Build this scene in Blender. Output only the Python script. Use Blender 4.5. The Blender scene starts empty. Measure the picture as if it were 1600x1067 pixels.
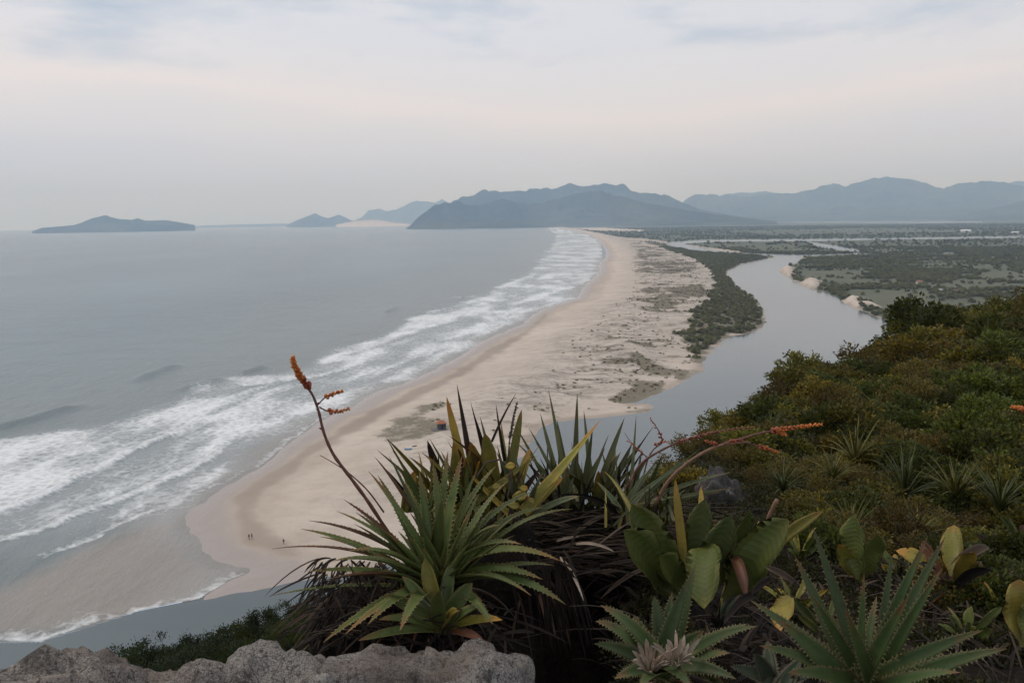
import bpy, math, random, time
_T0 = time.time()
import numpy as np
from mathutils import Vector, Matrix

R = math.radians
rng = np.random.default_rng(7)
random.seed(7)
S = bpy.context.scene
COL = S.collection

# ------------------------------------------------------------------ camera
EYE = Vector((0.0, 0.0, 92.0))
FPX = 1244.0                                   # focal length in photo pixels (1600 wide)
PITCH = math.atan(188.5 / FPX)
ROLL = math.atan(0.0145)
_f = Vector((0, math.cos(PITCH), -math.sin(PITCH)))
_r0 = Vector((1, 0, 0)); _u0 = Vector((0, math.sin(PITCH), math.cos(PITCH)))
_R = _r0 * math.cos(ROLL) - _u0 * math.sin(ROLL)
_U = _r0 * math.sin(ROLL) + _u0 * math.cos(ROLL)
cam = bpy.data.cameras.new('camera'); cam.lens = 28.0; cam.sensor_width = 36.0
cam.clip_start = 0.05; cam.clip_end = 120000
camo = bpy.data.objects.new('camera', cam); COL.objects.link(camo)
camo.matrix_world = Matrix(((_R.x, _U.x, -_f.x, EYE.x), (_R.y, _U.y, -_f.y, EYE.y), (_R.z, _U.z, -_f.z, EYE.z), (0, 0, 0, 1)))
S.camera = camo

# ------------------------------------------------------------------ sky
SKY_OFF = (1.02, 0.2, 0.70)
SUN_EL, SUN_AZ = R(48), R(-60)                 # azimuth measured from +Y towards +X
w = bpy.data.worlds.new('World'); S.world = w; w.use_nodes = True
nt = w.node_tree; nt.nodes.clear()
def wn(t, **k):
    n = nt.nodes.new(t)
    for a, b in k.items(): setattr(n, a, b)
    return n
L = nt.links.new
sky = wn('ShaderNodeTexSky'); sky.sky_type = 'NISHITA'; sky.sun_disc = False
sky.sun_elevation = SUN_EL; sky.sun_rotation = SUN_AZ; sky.altitude = 90; sky.dust_density = 3.0
tc = wn('ShaderNodeTexCoord')
sx = wn('ShaderNodeSeparateXYZ'); L(tc.outputs['Generated'], sx.inputs[0])
mp = wn('ShaderNodeMapping'); mp.inputs['Scale'].default_value = (1.0, 1.0, 6.0); mp.inputs['Location'].default_value = (3.1, 0.35, 0.62)
L(tc.outputs['Generated'], mp.inputs['Vector'])
n1 = wn('ShaderNodeTexNoise'); n1.inputs['Scale'].default_value = 1.7; n1.inputs['Detail'].default_value = 5; n1.inputs['Roughness'].default_value = 0.5
L(mp.outputs[0], n1.inputs['Vector'])
ma = wn('ShaderNodeMath', operation='MULTIPLY_ADD'); L(n1.outputs[0], ma.inputs[0]); ma.inputs[1].default_value = 0.13; ma.inputs[2].default_value = -0.065
mb = wn('ShaderNodeMath', operation='ADD'); L(ma.outputs[0], mb.inputs[0]); L(sx.outputs[2], mb.inputs[1])
cr = wn('ShaderNodeValToRGB'); L(mb.outputs[0], cr.inputs[0])       # layers of the cloud deck by height above the horizon
for k, (p_, c_) in enumerate([(0.0, (0.50, 0.615, 0.82)), (0.04, (0.575, 0.645, 0.805)), (0.085, (0.665, 0.685, 0.775)), (0.125, (0.745, 0.73, 0.755)), (0.145, (0.81, 0.757, 0.752)), (0.17, (0.755, 0.74, 0.765)), (0.22, (0.70, 0.72, 0.785)), (0.60, (0.75, 0.757, 0.79))]):
    e = cr.color_ramp.elements[k] if k < 2 else cr.color_ramp.elements.new(p_)
    e.position = p_; e.color = c_ + (1,)
# darker blue-grey puffs in the thicker, higher part of the deck
mp2 = wn('ShaderNodeMapping'); mp2.inputs['Scale'].default_value = (2.0, 2.0, 8.0); mp2.inputs['Location'].default_value = SKY_OFF
L(tc.outputs['Generated'], mp2.inputs['Vector'])
n2 = wn('ShaderNodeTexNoise'); n2.inputs['Scale'].default_value = 1.6; n2.inputs['Detail'].default_value = 8; n2.inputs['Roughness'].default_value = 0.6
L(mp2.outputs[0], n2.inputs['Vector'])
mr = wn('ShaderNodeMapRange'); mr.inputs[1].default_value = 0.49; mr.inputs[2].default_value = 0.66; mr.inputs[3].default_value = 0; mr.inputs[4].default_value = 1.0
L(n2.outputs[0], mr.inputs[0])
mz = wn('ShaderNodeMapRange'); mz.inputs[1].default_value = 0.145; mz.inputs[2].default_value = 0.20; L(sx.outputs[2], mz.inputs[0])
mm = wn('ShaderNodeMath', operation='MULTIPLY'); L(mr.outputs[0], mm.inputs[0]); L(mz.outputs[0], mm.inputs[1])
mx2 = wn('ShaderNodeMix', data_type='RGBA'); L(mm.outputs[0], mx2.inputs[0]); L(cr.outputs[0], mx2.inputs[6]); mx2.inputs[7].default_value = (0.45, 0.525, 0.64, 1)
sc = wn('ShaderNodeVectorMath', operation='SCALE'); L(mx2.outputs[2], sc.inputs[0]); sc.inputs['Scale'].default_value = 10.5
mx = wn('ShaderNodeMix', data_type='RGBA'); mx.inputs[0].default_value = 0.93
L(sky.outputs[0], mx.inputs[6]); L(sc.outputs[0], mx.inputs[7])
bg = wn('ShaderNodeBackground'); bg.inputs[1].default_value = 0.10; L(mx.outputs[2], bg.inputs[0])
wo = wn('ShaderNodeOutputWorld'); L(bg.outputs[0], wo.inputs[0])

# ------------------------------------------------------------------ sun behind the overcast
sun = bpy.data.lights.new('sun', 'SUN'); sun.energy = 1.1; sun.angle = R(22); sun.color = (1.0, 0.90, 0.78)
suno = bpy.data.objects.new('sun', sun); COL.objects.link(suno)
sd = Vector((math.sin(SUN_AZ) * math.cos(SUN_EL), math.cos(SUN_AZ) * math.cos(SUN_EL), math.sin(SUN_EL)))
suno.rotation_euler = (-sd).to_track_quat('-Z', 'Y').to_euler(); suno.location = (0, 0, 400)
S.view_settings.view_transform = 'Standard'; S.view_settings.look = 'None'
S.view_settings.gamma = 1; S.view_settings.exposure = 0.08; S.view_settings.use_curve_mapping = False
S.cycles.use_denoising = True; S.cycles.max_bounces = 6; S.cycles.volume_bounces = 1
S.cycles.transparent_max_bounces = 4

# ------------------------------------------------------------------ pixel helpers
def ray(px, py):
    d = _f * FPX + _R * (px - 800.0) - _U * (py - 533.5)
    return d.normalized()
def pt(px, py, dist):
    """point on the ray through a photo pixel at a horizontal distance from the eye"""
    d = ray(px, py); h = math.hypot(d.x, d.y)
    return EYE + d * (dist / h)
def gnd(px, py, z=0.0):
    d = ray(px, py)
    return EYE + d * ((z - EYE.z) / d.z)
def chaikin(p, n=2, closed=True):
    p = np.asarray(p, float)
    for _ in range(n):
        q = np.roll(p, -1, 0) if closed else p[1:]; a = p if closed else p[:-1]
        r = np.empty((len(a) * 2, 2)); r[0::2] = a * .75 + q * .25; r[1::2] = a * .25 + q * .75; p = r if closed else np.vstack([p[:1], r, p[-1:]])
    return p
def gpoly(pts): return np.array([(lambda g: (g.x, g.y))(gnd(x, y)) for x, y in pts])

# ------------------------------------------------------------------ numpy helpers
def _hash(i, j, s):
    i = i.astype(np.int64) & 0xffffffff; j = j.astype(np.int64) & 0xffffffff
    h = (i * 374761393 + j * 668265263 + s * 1274126177) & 0xffffffff
    h = ((h ^ (h >> 13)) * 1274126177) & 0xffffffff
    return ((h ^ (h >> 16)) & 0xffff) / 65535.0
def vnoise(x, y, s=0):
    i, j = np.floor(x), np.floor(y); fx, fy = x - i, y - j
    fx = fx * fx * (3 - 2 * fx); fy = fy * fy * (3 - 2 * fy)
    a, b, c, d = _hash(i, j, s), _hash(i + 1, j, s), _hash(i, j + 1, s), _hash(i + 1, j + 1, s)
    return (a * (1 - fx) + b * fx) * (1 - fy) + (c * (1 - fx) + d * fx) * fy
def fbm(x, y, o=4, s=0):
    t, a, n = 0.0, 0.5, 0.0
    for k in range(o):
        t = t + a * vnoise(x, y, s + k); n += a; a *= 0.5; x, y = x * 2.03 + 11.3, y * 2.03 + 4.7
    return t / n
def inpoly(P, poly):
    x, y = P[:, 0], P[:, 1]; c = np.zeros(len(P), bool)
    a = poly; b = np.roll(poly, -1, 0)
    for (x0, y0), (x1, y1) in zip(a, b):
        if y0 == y1: continue
        m = (y0 > y) != (y1 > y)
        if m.any(): c[m] ^= x[m] < (x1 - x0) * (y[m] - y0) / (y1 - y0) + x0
    return c
def segdist(P, line, closed=False, side=False):
    """distance to a polyline (and which side, and how far along)"""
    L_ = np.vstack([line, line[:1]]) if closed else line
    best = np.full(len(P), 1e18); sg = np.zeros(len(P)); al = np.zeros(len(P)); n = len(L_) - 1
    for k in range(n):
        a, b = L_[k], L_[k + 1]; ab = b - a; q = max(ab @ ab, 1e-9)
        t = np.clip(((P - a) @ ab) / q, 0, 1); dx = P - a - t[:, None] * ab
        d = (dx ** 2).sum(1); m = d < best
        best[m] = d[m]; al[m] = (k + t[m]) / n
        if side: sg[m] = np.sign(ab[0] * dx[m, 1] - ab[1] * dx[m, 0])
    return (np.sqrt(best), sg, al) if side else np.sqrt(best)
def sdf(P, poly):
    d = segdist(P, poly, True); return np.where(inpoly(P, poly), d, -d)
def sm(a, b, x):
    t = np.clip((x - a) / (b - a), 0, 1); return t * t * (3 - 2 * t)

def mesh_np(name, V, F, mats=(), attrs=None, smooth=True, matidx=None):
    me = bpy.data.meshes.new(name); V = np.asarray(V, np.float32)
    if isinstance(F, np.ndarray):
        k = F.shape[1]; me.vertices.add(len(V)); me.vertices.foreach_set('co', V.ravel())
        me.loops.add(F.size); me.loops.foreach_set('vertex_index', F.ravel().astype(np.int32))
        me.polygons.add(len(F)); me.polygons.foreach_set('loop_start', np.arange(0, F.size, k, dtype=np.int32))
        me.update(calc_edges=True)
    else:
        me.from_pydata([tuple(map(float, v)) for v in V], [], F)
    for m in mats: me.materials.append(m)
    if smooth: me.polygons.foreach_set('use_smooth', np.ones(len(me.polygons), bool))
    if matidx is not None: me.polygons.foreach_set('material_index', np.asarray(matidx, np.int32))
    for a, v in (attrs or {}).items():
        at = me.attributes.new(a, 'FLOAT', 'POINT'); at.data.foreach_set('value', np.asarray(v, np.float32))
    me.validate(); me.update()
    return me
def obj(name, me, parent=None, loc=None):
    o = bpy.data.objects.new(name, me); COL.objects.link(o)
    if parent is not None: o.parent = parent
    if loc is not None: o.location = loc
    return o
def tag(o, label=None, cat=None, group=None, kind=None):
    for k, v in (('label', label), ('category', cat), ('group', group), ('kind', kind)):
        if v: o[k] = v
    return o
def thing(name, label, cat, loc=(0, 0, 0), group=None, rz=0):
    o = bpy.data.objects.new(name, None); COL.objects.link(o); o.location = loc; o.rotation_euler.z = rz
    o.empty_display_size = 0.1
    return tag(o, label, cat, group)

# ------------------------------------------------------------------ materials
class M:
    def __init__(s, name):
        s.m = bpy.data.materials.new(name); s.m.use_nodes = True; s.nt = s.m.node_tree
        s.b = s.nt.nodes['Principled BSDF']
    def n(s, t, **k):
        n = s.nt.nodes.new('ShaderNode' + t)
        for a, b in k.items(): setattr(n, a, b)
        return n
    def l(s, a, b): s.nt.links.new(a, b)
    def pos(s):
        return s.n('NewGeometry').outputs['Position']
    def noise(s, scale, vec=None, detail=4, rough=0.55, stretch=None, dist=0):
        n = s.n('TexNoise'); n.inputs['Scale'].default_value = scale; n.inputs['Detail'].default_value = detail
        n.inputs['Roughness'].default_value = rough; n.inputs['Distortion'].default_value = dist
        v = vec if vec is not None else s.pos()
        if stretch:
            mp = s.n('Mapping'); mp.inputs['Scale'].default_value = stretch; s.l(v, mp.inputs[0]); v = mp.outputs[0]
        s.l(v, n.inputs['Vector']); return n.outputs[0]
    def attr(s, a): return s.n('Attribute', attribute_name=a).outputs['Fac']
    def rng(s, x, a, b, c=0.0, d=1.0):
        n = s.n('MapRange'); s.l(x, n.inputs[0])
        for i, v in enumerate((a, b, c, d)): n.inputs[i + 1].default_value = v
        return n.outputs[0]
    def math(s, op, a, b):
        n = s.n('Math', operation=op)
        for i, v in enumerate((a, b)):
            if isinstance(v, (int, float)): n.inputs[i].default_value = v
            else: s.l(v, n.inputs[i])
        return n.outputs[0]
    def mix(s, f, a, b):
        n = s.n('Mix', data_type='RGBA')
        for i, v in ((0, f), (6, a), (7, b)):
            if isinstance(v, (int, float)): n.inputs[i].default_value = v
            elif isinstance(v, tuple): n.inputs[i].default_value = v + (1,) if len(v) == 3 else v
            else: s.l(v, n.inputs[i])
        return n.outputs[2]
    def bump(s, h, strength=0.5, dist=0.1):
        n = s.n('Bump'); n.inputs['Strength'].default_value = strength; n.inputs['Distance'].default_value = dist
        s.l(h, n.inputs['Height']); s.l(n.outputs[0], s.b.inputs['Normal'])
    def col(s, c):
        if isinstance(c, tuple): s.b.inputs['Base Color'].default_value = c + (1,)
        else: s.l(c, s.b.inputs['Base Color'])
        return s
    def translucent(s, c, fac, tint=(1.5, 1.35, .7)):
        t = s.n('BsdfTranslucent'); mu = s.n('Mix', data_type='RGBA', blend_type='MULTIPLY'); mu.inputs[0].default_value = 1; s.l(c, mu.inputs[6]); mu.inputs[7].default_value = tint + (1,); s.l(mu.outputs[2], t.inputs['Color'])
        x = s.n('MixShader'); x.inputs[0].default_value = fac; s.l(s.b.outputs[0], x.inputs[1]); s.l(t.outputs[0], x.inputs[2]); s.l(x.outputs[0], s.nt.nodes['Material Output'].inputs['Surface'])
    def rough(s, r, spec=None):
        if isinstance(r, (int, float)): s.b.inputs['Roughness'].default_value = r
        else: s.l(r, s.b.inputs['Roughness'])
        if spec is not None: s.b.inputs['Specular IOR Level'].default_value = spec
        return s

def plain_mat(name, c, r=0.8, var=0.25, scale=3.0, spec=0.3):
    m = M(name); n = m.noise(scale)
    m.col(m.mix(m.rng(n, 0.3, 0.7), tuple(v * (1 - var) for v in c), tuple(min(1, v * (1 + var)) for v in c))).rough(r, spec)
    return m.m

# sand / scrub / plain, driven by surface masks
def land_material():
    m = M('lowland')
    wet, veg, plain, mead = m.attr('wet'), m.attr('veg'), m.attr('plain'), m.attr('meadow')
    na = m.noise(0.012, detail=6, rough=0.6); nb = m.noise(0.12, detail=5, rough=0.65); nc = m.noise(1.1, detail=3)
    sand = m.mix(m.rng(na, 0.35, 0.65), (0.455, 0.382, 0.315), (0.545, 0.470, 0.398))
    sand = m.mix(m.rng(nb, 0.45, 0.75, 0, 0.6), sand, (0.37, 0.305, 0.25))
    sand = m.mix(m.math('MULTIPLY', m.attr('dune'), 0.55), sand, (0.46, 0.41, 0.355))
    ns = m.noise(0.05, detail=7, rough=0.72, stretch=(1, 2.2, 1), dist=0.5); sand = m.mix(m.math('MULTIPLY', m.rng(ns, 0.45, 0.60), m.rng(m.attr('dune'), 0, 1, 0.05, 0.85)), sand, (0.225, 0.198, 0.165))
    n5 = m.noise(0.35, detail=5, rough=0.7); sand = m.mix(m.math('MULTIPLY', m.rng(n5, 0.52, 0.64), m.rng(m.attr('dune'), 0, 1, 0.03, 0.65)), sand, (0.19, 0.165, 0.13))
    wets = m.mix(m.rng(na, 0.4, 0.6), (0.265, 0.212, 0.165), (0.315, 0.255, 0.20))
    c = m.mix(wet, sand, wets); film = m.attr('film'); c = m.mix(film, c, (0.31, 0.262, 0.232))
    scrub = m.mix(m.rng(nb, 0.3, 0.7), (0.115, 0.098, 0.062), (0.19, 0.155, 0.105))
    scrub = m.mix(m.rng(nc, 0.35, 0.65, 0, 0.6), scrub, (0.085, 0.088, 0.05))
    nf = m.noise(0.3, detail=7, rough=0.75); vf = m.rng(m.math('ADD', m.math('MULTIPLY', veg, 1.25), m.math('SUBTRACT', m.math('ADD', m.math('MULTIPLY', nb, 0.7), m.math('MULTIPLY', nf, 1.2)), 1.42)), -0.06, 0.34, 0, 0.9)
    c = m.mix(vf, c, scrub)
    g1 = m.mix(m.rng(na, 0.35, 0.65), (0.070, 0.083, 0.047), (0.118, 0.120, 0.072))
    g1 = m.mix(m.rng(nb, 0.4, 0.7, 0, 0.5), g1, (0.052, 0.062, 0.036))
    g2 = m.mix(m.rng(na, 0.3, 0.7), (0.085, 0.094, 0.052), (0.115, 0.116, 0.070))
    g = m.mix(mead, g1, g2)
    c = m.mix(m.math('MULTIPLY', plain, 1.0), c, g)
    m.col(c); m.rough(m.math('SUBTRACT', m.rng(wet, 0, 1, 0.95, 0.6), m.math('MULTIPLY', film, 0.45)), 0.35); m.bump(nb, 0.3, 0.8)
    return m.m

def water_material(name, deep, foam=False):
    m = M(name)
    nl = m.noise(0.004, detail=5, stretch=(1, 0.35, 1)); nm = m.noise(0.05, detail=4)
    c = m.mix(m.rng(nl, 0.35, 0.65), tuple(v * 0.80 for v in deep), tuple(v * 1.16 for v in deep)); n6 = m.noise(0.02, detail=6, rough=.65, stretch=(.5, 1.4, 1)); c = m.mix(m.rng(n6, .5, .7, 0, .45), c, tuple(v * .72 for v in deep))
    if foam:
        c = m.mix(m.attr('turbid'), c, (0.185, 0.172, 0.15))
        c = m.mix(m.attr('shallow'), c, (0.235, 0.212, 0.185))
        c = m.mix(m.math('MULTIPLY', m.attr('milky'), 0.55), c, (0.40, 0.43, 0.44))
        f = m.attr('foam')
        fn = m.noise(0.28, detail=8, rough=0.74, dist=0.8); fl = m.noise(0.06, detail=6, rough=0.65, stretch=(1, 0.55, 1))
        vo = m.n('TexVoronoi', feature='DISTANCE_TO_EDGE'); vo.inputs['Scale'].default_value = 0.22; mv = m.n('Mapping'); wv = m.n('VectorMath', operation='ADD')
        nz = m.n('TexNoise'); nz.inputs['Scale'].default_value = 0.15; sv = m.n('VectorMath', operation='SCALE'); sv.inputs['Scale'].default_value = 7.0
        pz = m.pos(); m.l(pz, nz.inputs['Vector']); m.l(nz.outputs['Color'], sv.inputs[0]); m.l(sv.outputs[0], wv.inputs[0]); m.l(pz, wv.inputs[1]); m.l(wv.outputs[0], vo.inputs['Vector'])
        lace = m.rng(vo.outputs['Distance'], 0.0, 0.28, 0.16, -0.12)
        t = m.math('ADD', m.math('MULTIPLY', fn, 1.25), m.math('MULTIPLY', fl, 0.9)); t = m.math('SUBTRACT', m.math('SUBTRACT', t, 0.575), lace)
        ff = m.rng(m.math('SUBTRACT', f, m.math('SUBTRACT', t, 0.02)), -0.06, 0.58)
        c = m.mix(ff, c, (0.70, 0.72, 0.73))
        m.rough(m.rng(ff, 0, 1, 0.26, 0.9), 0.5)
        h = m.math('ADD', m.math('MULTIPLY', m.noise(0.11, detail=5, stretch=(1, 0.4, 1)), 1.0), m.math('MULTIPLY', m.noise(0.9, detail=3), 0.14))
        m.bump(h, 0.7, 2.0)
    else:
        m.rough(0.16, 0.5); m.bump(m.noise(0.35, detail=4), 0.07, 0.25)
    m.b.inputs['IOR'].default_value = 1.33
    m.col(c); return m.m

MAT_LAND = land_material()
MAT_SEA = water_material('sea_water', (0.094, 0.152, 0.170), True)
MAT_RIVER = water_material('river_water', (0.098, 0.122, 0.130))

def hill_material(name, a, b):
    m = M(name); n = m.noise(0.0013, detail=9, rough=0.68); n2 = m.noise(0.009, detail=6)
    c = m.mix(m.rng(n, 0.4, 0.62), a, b); c = m.mix(m.rng(n2, 0.4, 0.7, 0, 0.5), c, tuple(v * 0.6 for v in a))
    m.col(c).rough(0.95, 0.1); m.bump(n2, 0.6, 30); return m.m
MAT_HILL = hill_material('forested_hill', (0.022, 0.030, 0.017), (0.085, 0.088, 0.052))

# ------------------------------------------------------------------ lowland outline (traced where sand meets water)
SHORE = [(312, 934), (357, 905), (395, 889), (360, 880), (325, 864), (302, 842), (286, 816), (292, 800), (330, 774), (375, 746), (400, 731),
         (429, 707), (471, 678), (502, 656), (547, 638), (568, 623), (594, 610), (644, 593), (690, 573), (730, 547), (760, 529), (800, 515),
         (822, 503), (835, 489), (870, 475), (905, 466), (908, 452), (925, 437), (938, 424), (936, 412), (948, 402), (946, 390), (938, 378),
         (925, 369), (905, 362), (880, 358), (858, 355.6)]
LANDP = SHORE + [(800, 354.9), (740, 354.6), (690, 355), (645, 356), (640, 350), (1100, 343), (1700, 334.5), (2300, 330), (2300, 900), (1500, 1300), (600, 1300), (312, 960)]
RIVER = [(-120, 1016), (0, 1007), (65, 1004), (130, 978), (211, 957), (270, 946), (312, 934), (390, 923), (465, 910), (560, 896), (660, 862), (765, 790),
         (815, 706), (840, 680), (856, 662), (900, 655), (960, 650), (1005, 645), (1024, 637), (1012, 631), (978, 634), (1013, 623), (1050, 608),
         (1071, 594), (1095, 583), (1103, 579), (1097, 571), (1108, 552), (1124, 539), (1138, 526), (1184, 518), (1199, 502), (1191, 482), (1179, 463),
         (1165, 457), (1150, 445), (1132, 425), (1160, 412), (1200, 404), (1215, 401), (1178, 398), (1112, 395), (1075, 390), (1050, 385), (1037, 380),
         (1060, 377.5), (1072, 377.5), (1067, 381), (1085, 385), (1097, 387), (1125, 392), (1155, 394.5), (1206, 396.5), (1248, 398), (1320, 396), (1366, 395.2),
         (1366, 396.8), (1322, 397.7), (1265, 400), (1251, 403), (1248, 410), (1226, 416), (1215, 423), (1231, 433), (1246, 443), (1262, 450), (1291, 457),
         (1316, 465), (1317, 474), (1347, 485), (1365, 492), (1400, 510), (1500, 640), (1500, 800), (1000, 1100), (500, 1200), (-120, 1200)]
CHANNEL = [(1037, 379.5), (1070, 376.3), (1100, 375), (1200, 374), (1370, 372.3), (1420, 371.8), (1600, 368.8), (1750, 367), (1750, 369.5), (1600, 371.6),
           (1420, 374.2), (1370, 375), (1268, 377.2), (1150, 377.6), (1110, 378.5), (1075, 380.5)]
BRANCH = [(1258, 377), (1271, 379), (1307, 384), (1344, 391.2), (1344, 393.6), (1310, 391), (1280, 386.5), (1268, 381.5)]
LAGOON = [(1237, 347.4), (1300, 346.0), (1400, 346.0), (1535, 346.2), (1535, 348.2), (1400, 348.8), (1300, 348.4), (1237, 348.4)]
def lens(x0, x1, y, h): return [(x0, y), ((x0 + x1) / 2, y - h), (x1, y), ((x0 + x1) / 2, y + h)]
PONDS = [lens(1325, 1346, 387, 1.0), lens(1350, 1368, 387, .8), lens(1409, 1433, 385, 1.0), lens(1458, 1506, 395, 1.2), lens(1545, 1557, 389, .8), lens(1447, 1455, 382, .7)]
LAND_W = chaikin(gpoly(LANDP), 1); WATERS = [chaikin(gpoly(RIVER), 1)] + [gpoly(p) for p in [CHANNEL, BRANCH, LAGOON] + PONDS]
SHORE_W = gpoly(SHORE)

def land_sd(P):
    """positive on land, negative over water (metres)"""
    P = P + np.stack([fbm(P[:, 0] / 14, P[:, 1] / 14, 3, 101) - .5, fbm(P[:, 0] / 14, P[:, 1] / 14, 3, 107) - .5], 1) * 7
    d = sdf(P, LAND_W)
    for W in WATERS: d = np.minimum(d, -sdf(P, W))
    return d
V_ROWS = np.concatenate([np.arange(348.0, 420, 0.75), np.arange(420, 1180, 1.6)])
def el_row(y): return PITCH + math.atan((y - 533.5) / FPX)     # elevation below horizontal in the middle column
def polar(azs, els):
    d = EYE.z / np.tan(els); A, D = np.meshgrid(azs, d); return np.stack([(D * np.sin(A)).ravel(), (D * np.cos(A)).ravel()], 1), len(azs), len(els)
def gridfaces(nc, nr):
    i = np.arange(nr - 1)[:, None] * nc + np.arange(nc - 1)[None, :]
    return np.stack([i, i + 1, i + nc + 1, i + nc], -1).reshape(-1, 4)
def compact(V, F, attrs):
    used = np.unique(F); mp = np.full(len(V), -1); mp[used] = np.arange(len(used))
    return V[used], mp[F], {k: v[used] for k, v in attrs.items()}

# masks over the spit and the plain
BELT = [(1097, 572), (1108, 552), (1124, 539), (1138, 526), (1184, 518), (1199, 502), (1191, 482), (1179, 463), (1150, 445), (1132, 425), (1160, 412), (1215, 401),
        (1178, 398), (1112, 395), (1060, 386), (1037, 381), (1000, 379), (1030, 388), (1060, 398), (1085, 408), (1112, 424), (1122, 445), (1112, 468), (1088, 488),
        (1078, 505), (1088, 516), (1062, 524), (1070, 545), (1085, 562)]
BROWN = [[(948, 627), (978, 606), (1000, 600), (1040, 597), (1051, 607), (1013, 623), (978, 634)], [(1053, 580), (1071, 580), (1073, 593), (1057, 599)],
         [(972, 563), (1000, 561), (1035, 574), (1050, 589), (1020, 590), (990, 577)], [(975, 545), (1020, 543), (1024, 549), (985, 550)],
         [(585, 690), (600, 665), (640, 645), (690, 630), (700, 640), (660, 660), (720, 668), (690, 690), (620, 700)], [(1010, 480), (1065, 478), (1060, 492), (1020, 490)],
         [(1040, 455), (1100, 450), (1110, 470), (1050, 475)]]
DUNEVEG = [(960, 372), (1010, 379), (1050, 398), (1090, 410), (1120, 440), (1115, 470), (1085, 500), (1080, 530), (1060, 560), (1000, 590), (940, 620), (850, 640),
           (900, 560), (960, 500), (985, 450), (985, 420), (990, 395), (975, 380)]
MEADOW = [[(1285, 464), (1330, 453), (1440, 455), (1450, 482), (1350, 484), (1322, 470)], [(1235, 430), (1290, 421), (1380, 424), (1380, 430), (1260, 435)],
          [(1480, 434), (1560, 425), (1660, 424), (1660, 440), (1500, 446)], [(1130, 362), (1350, 357), (1500, 360), (1480, 364), (1200, 368)], [(1110, 383), (1240, 383), (1290, 391), (1200, 394)]]
CLIFFS = [[(1213, 423), (1228, 415), (1242, 420), (1240, 432), (1228, 433)], [(1247, 443), (1262, 436), (1284, 440), (1280, 453), (1262, 450)], [(1316, 473), (1318, 466), (1345, 465), (1348, 476), (1375, 478), (1375, 482), (1340, 483)],
          [(890, 357), (940, 356), (1010, 360), (1000, 362), (930, 361)]]
PLAIN = [(1215, 402), (1037, 378), (965, 371), (900, 358), (860, 353), (1100, 342), (2300, 325), (2300, 900), (1365, 494), (1317, 474), (1262, 450), (1215, 423), (1226, 416), (1248, 410), (1255, 400)]

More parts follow.
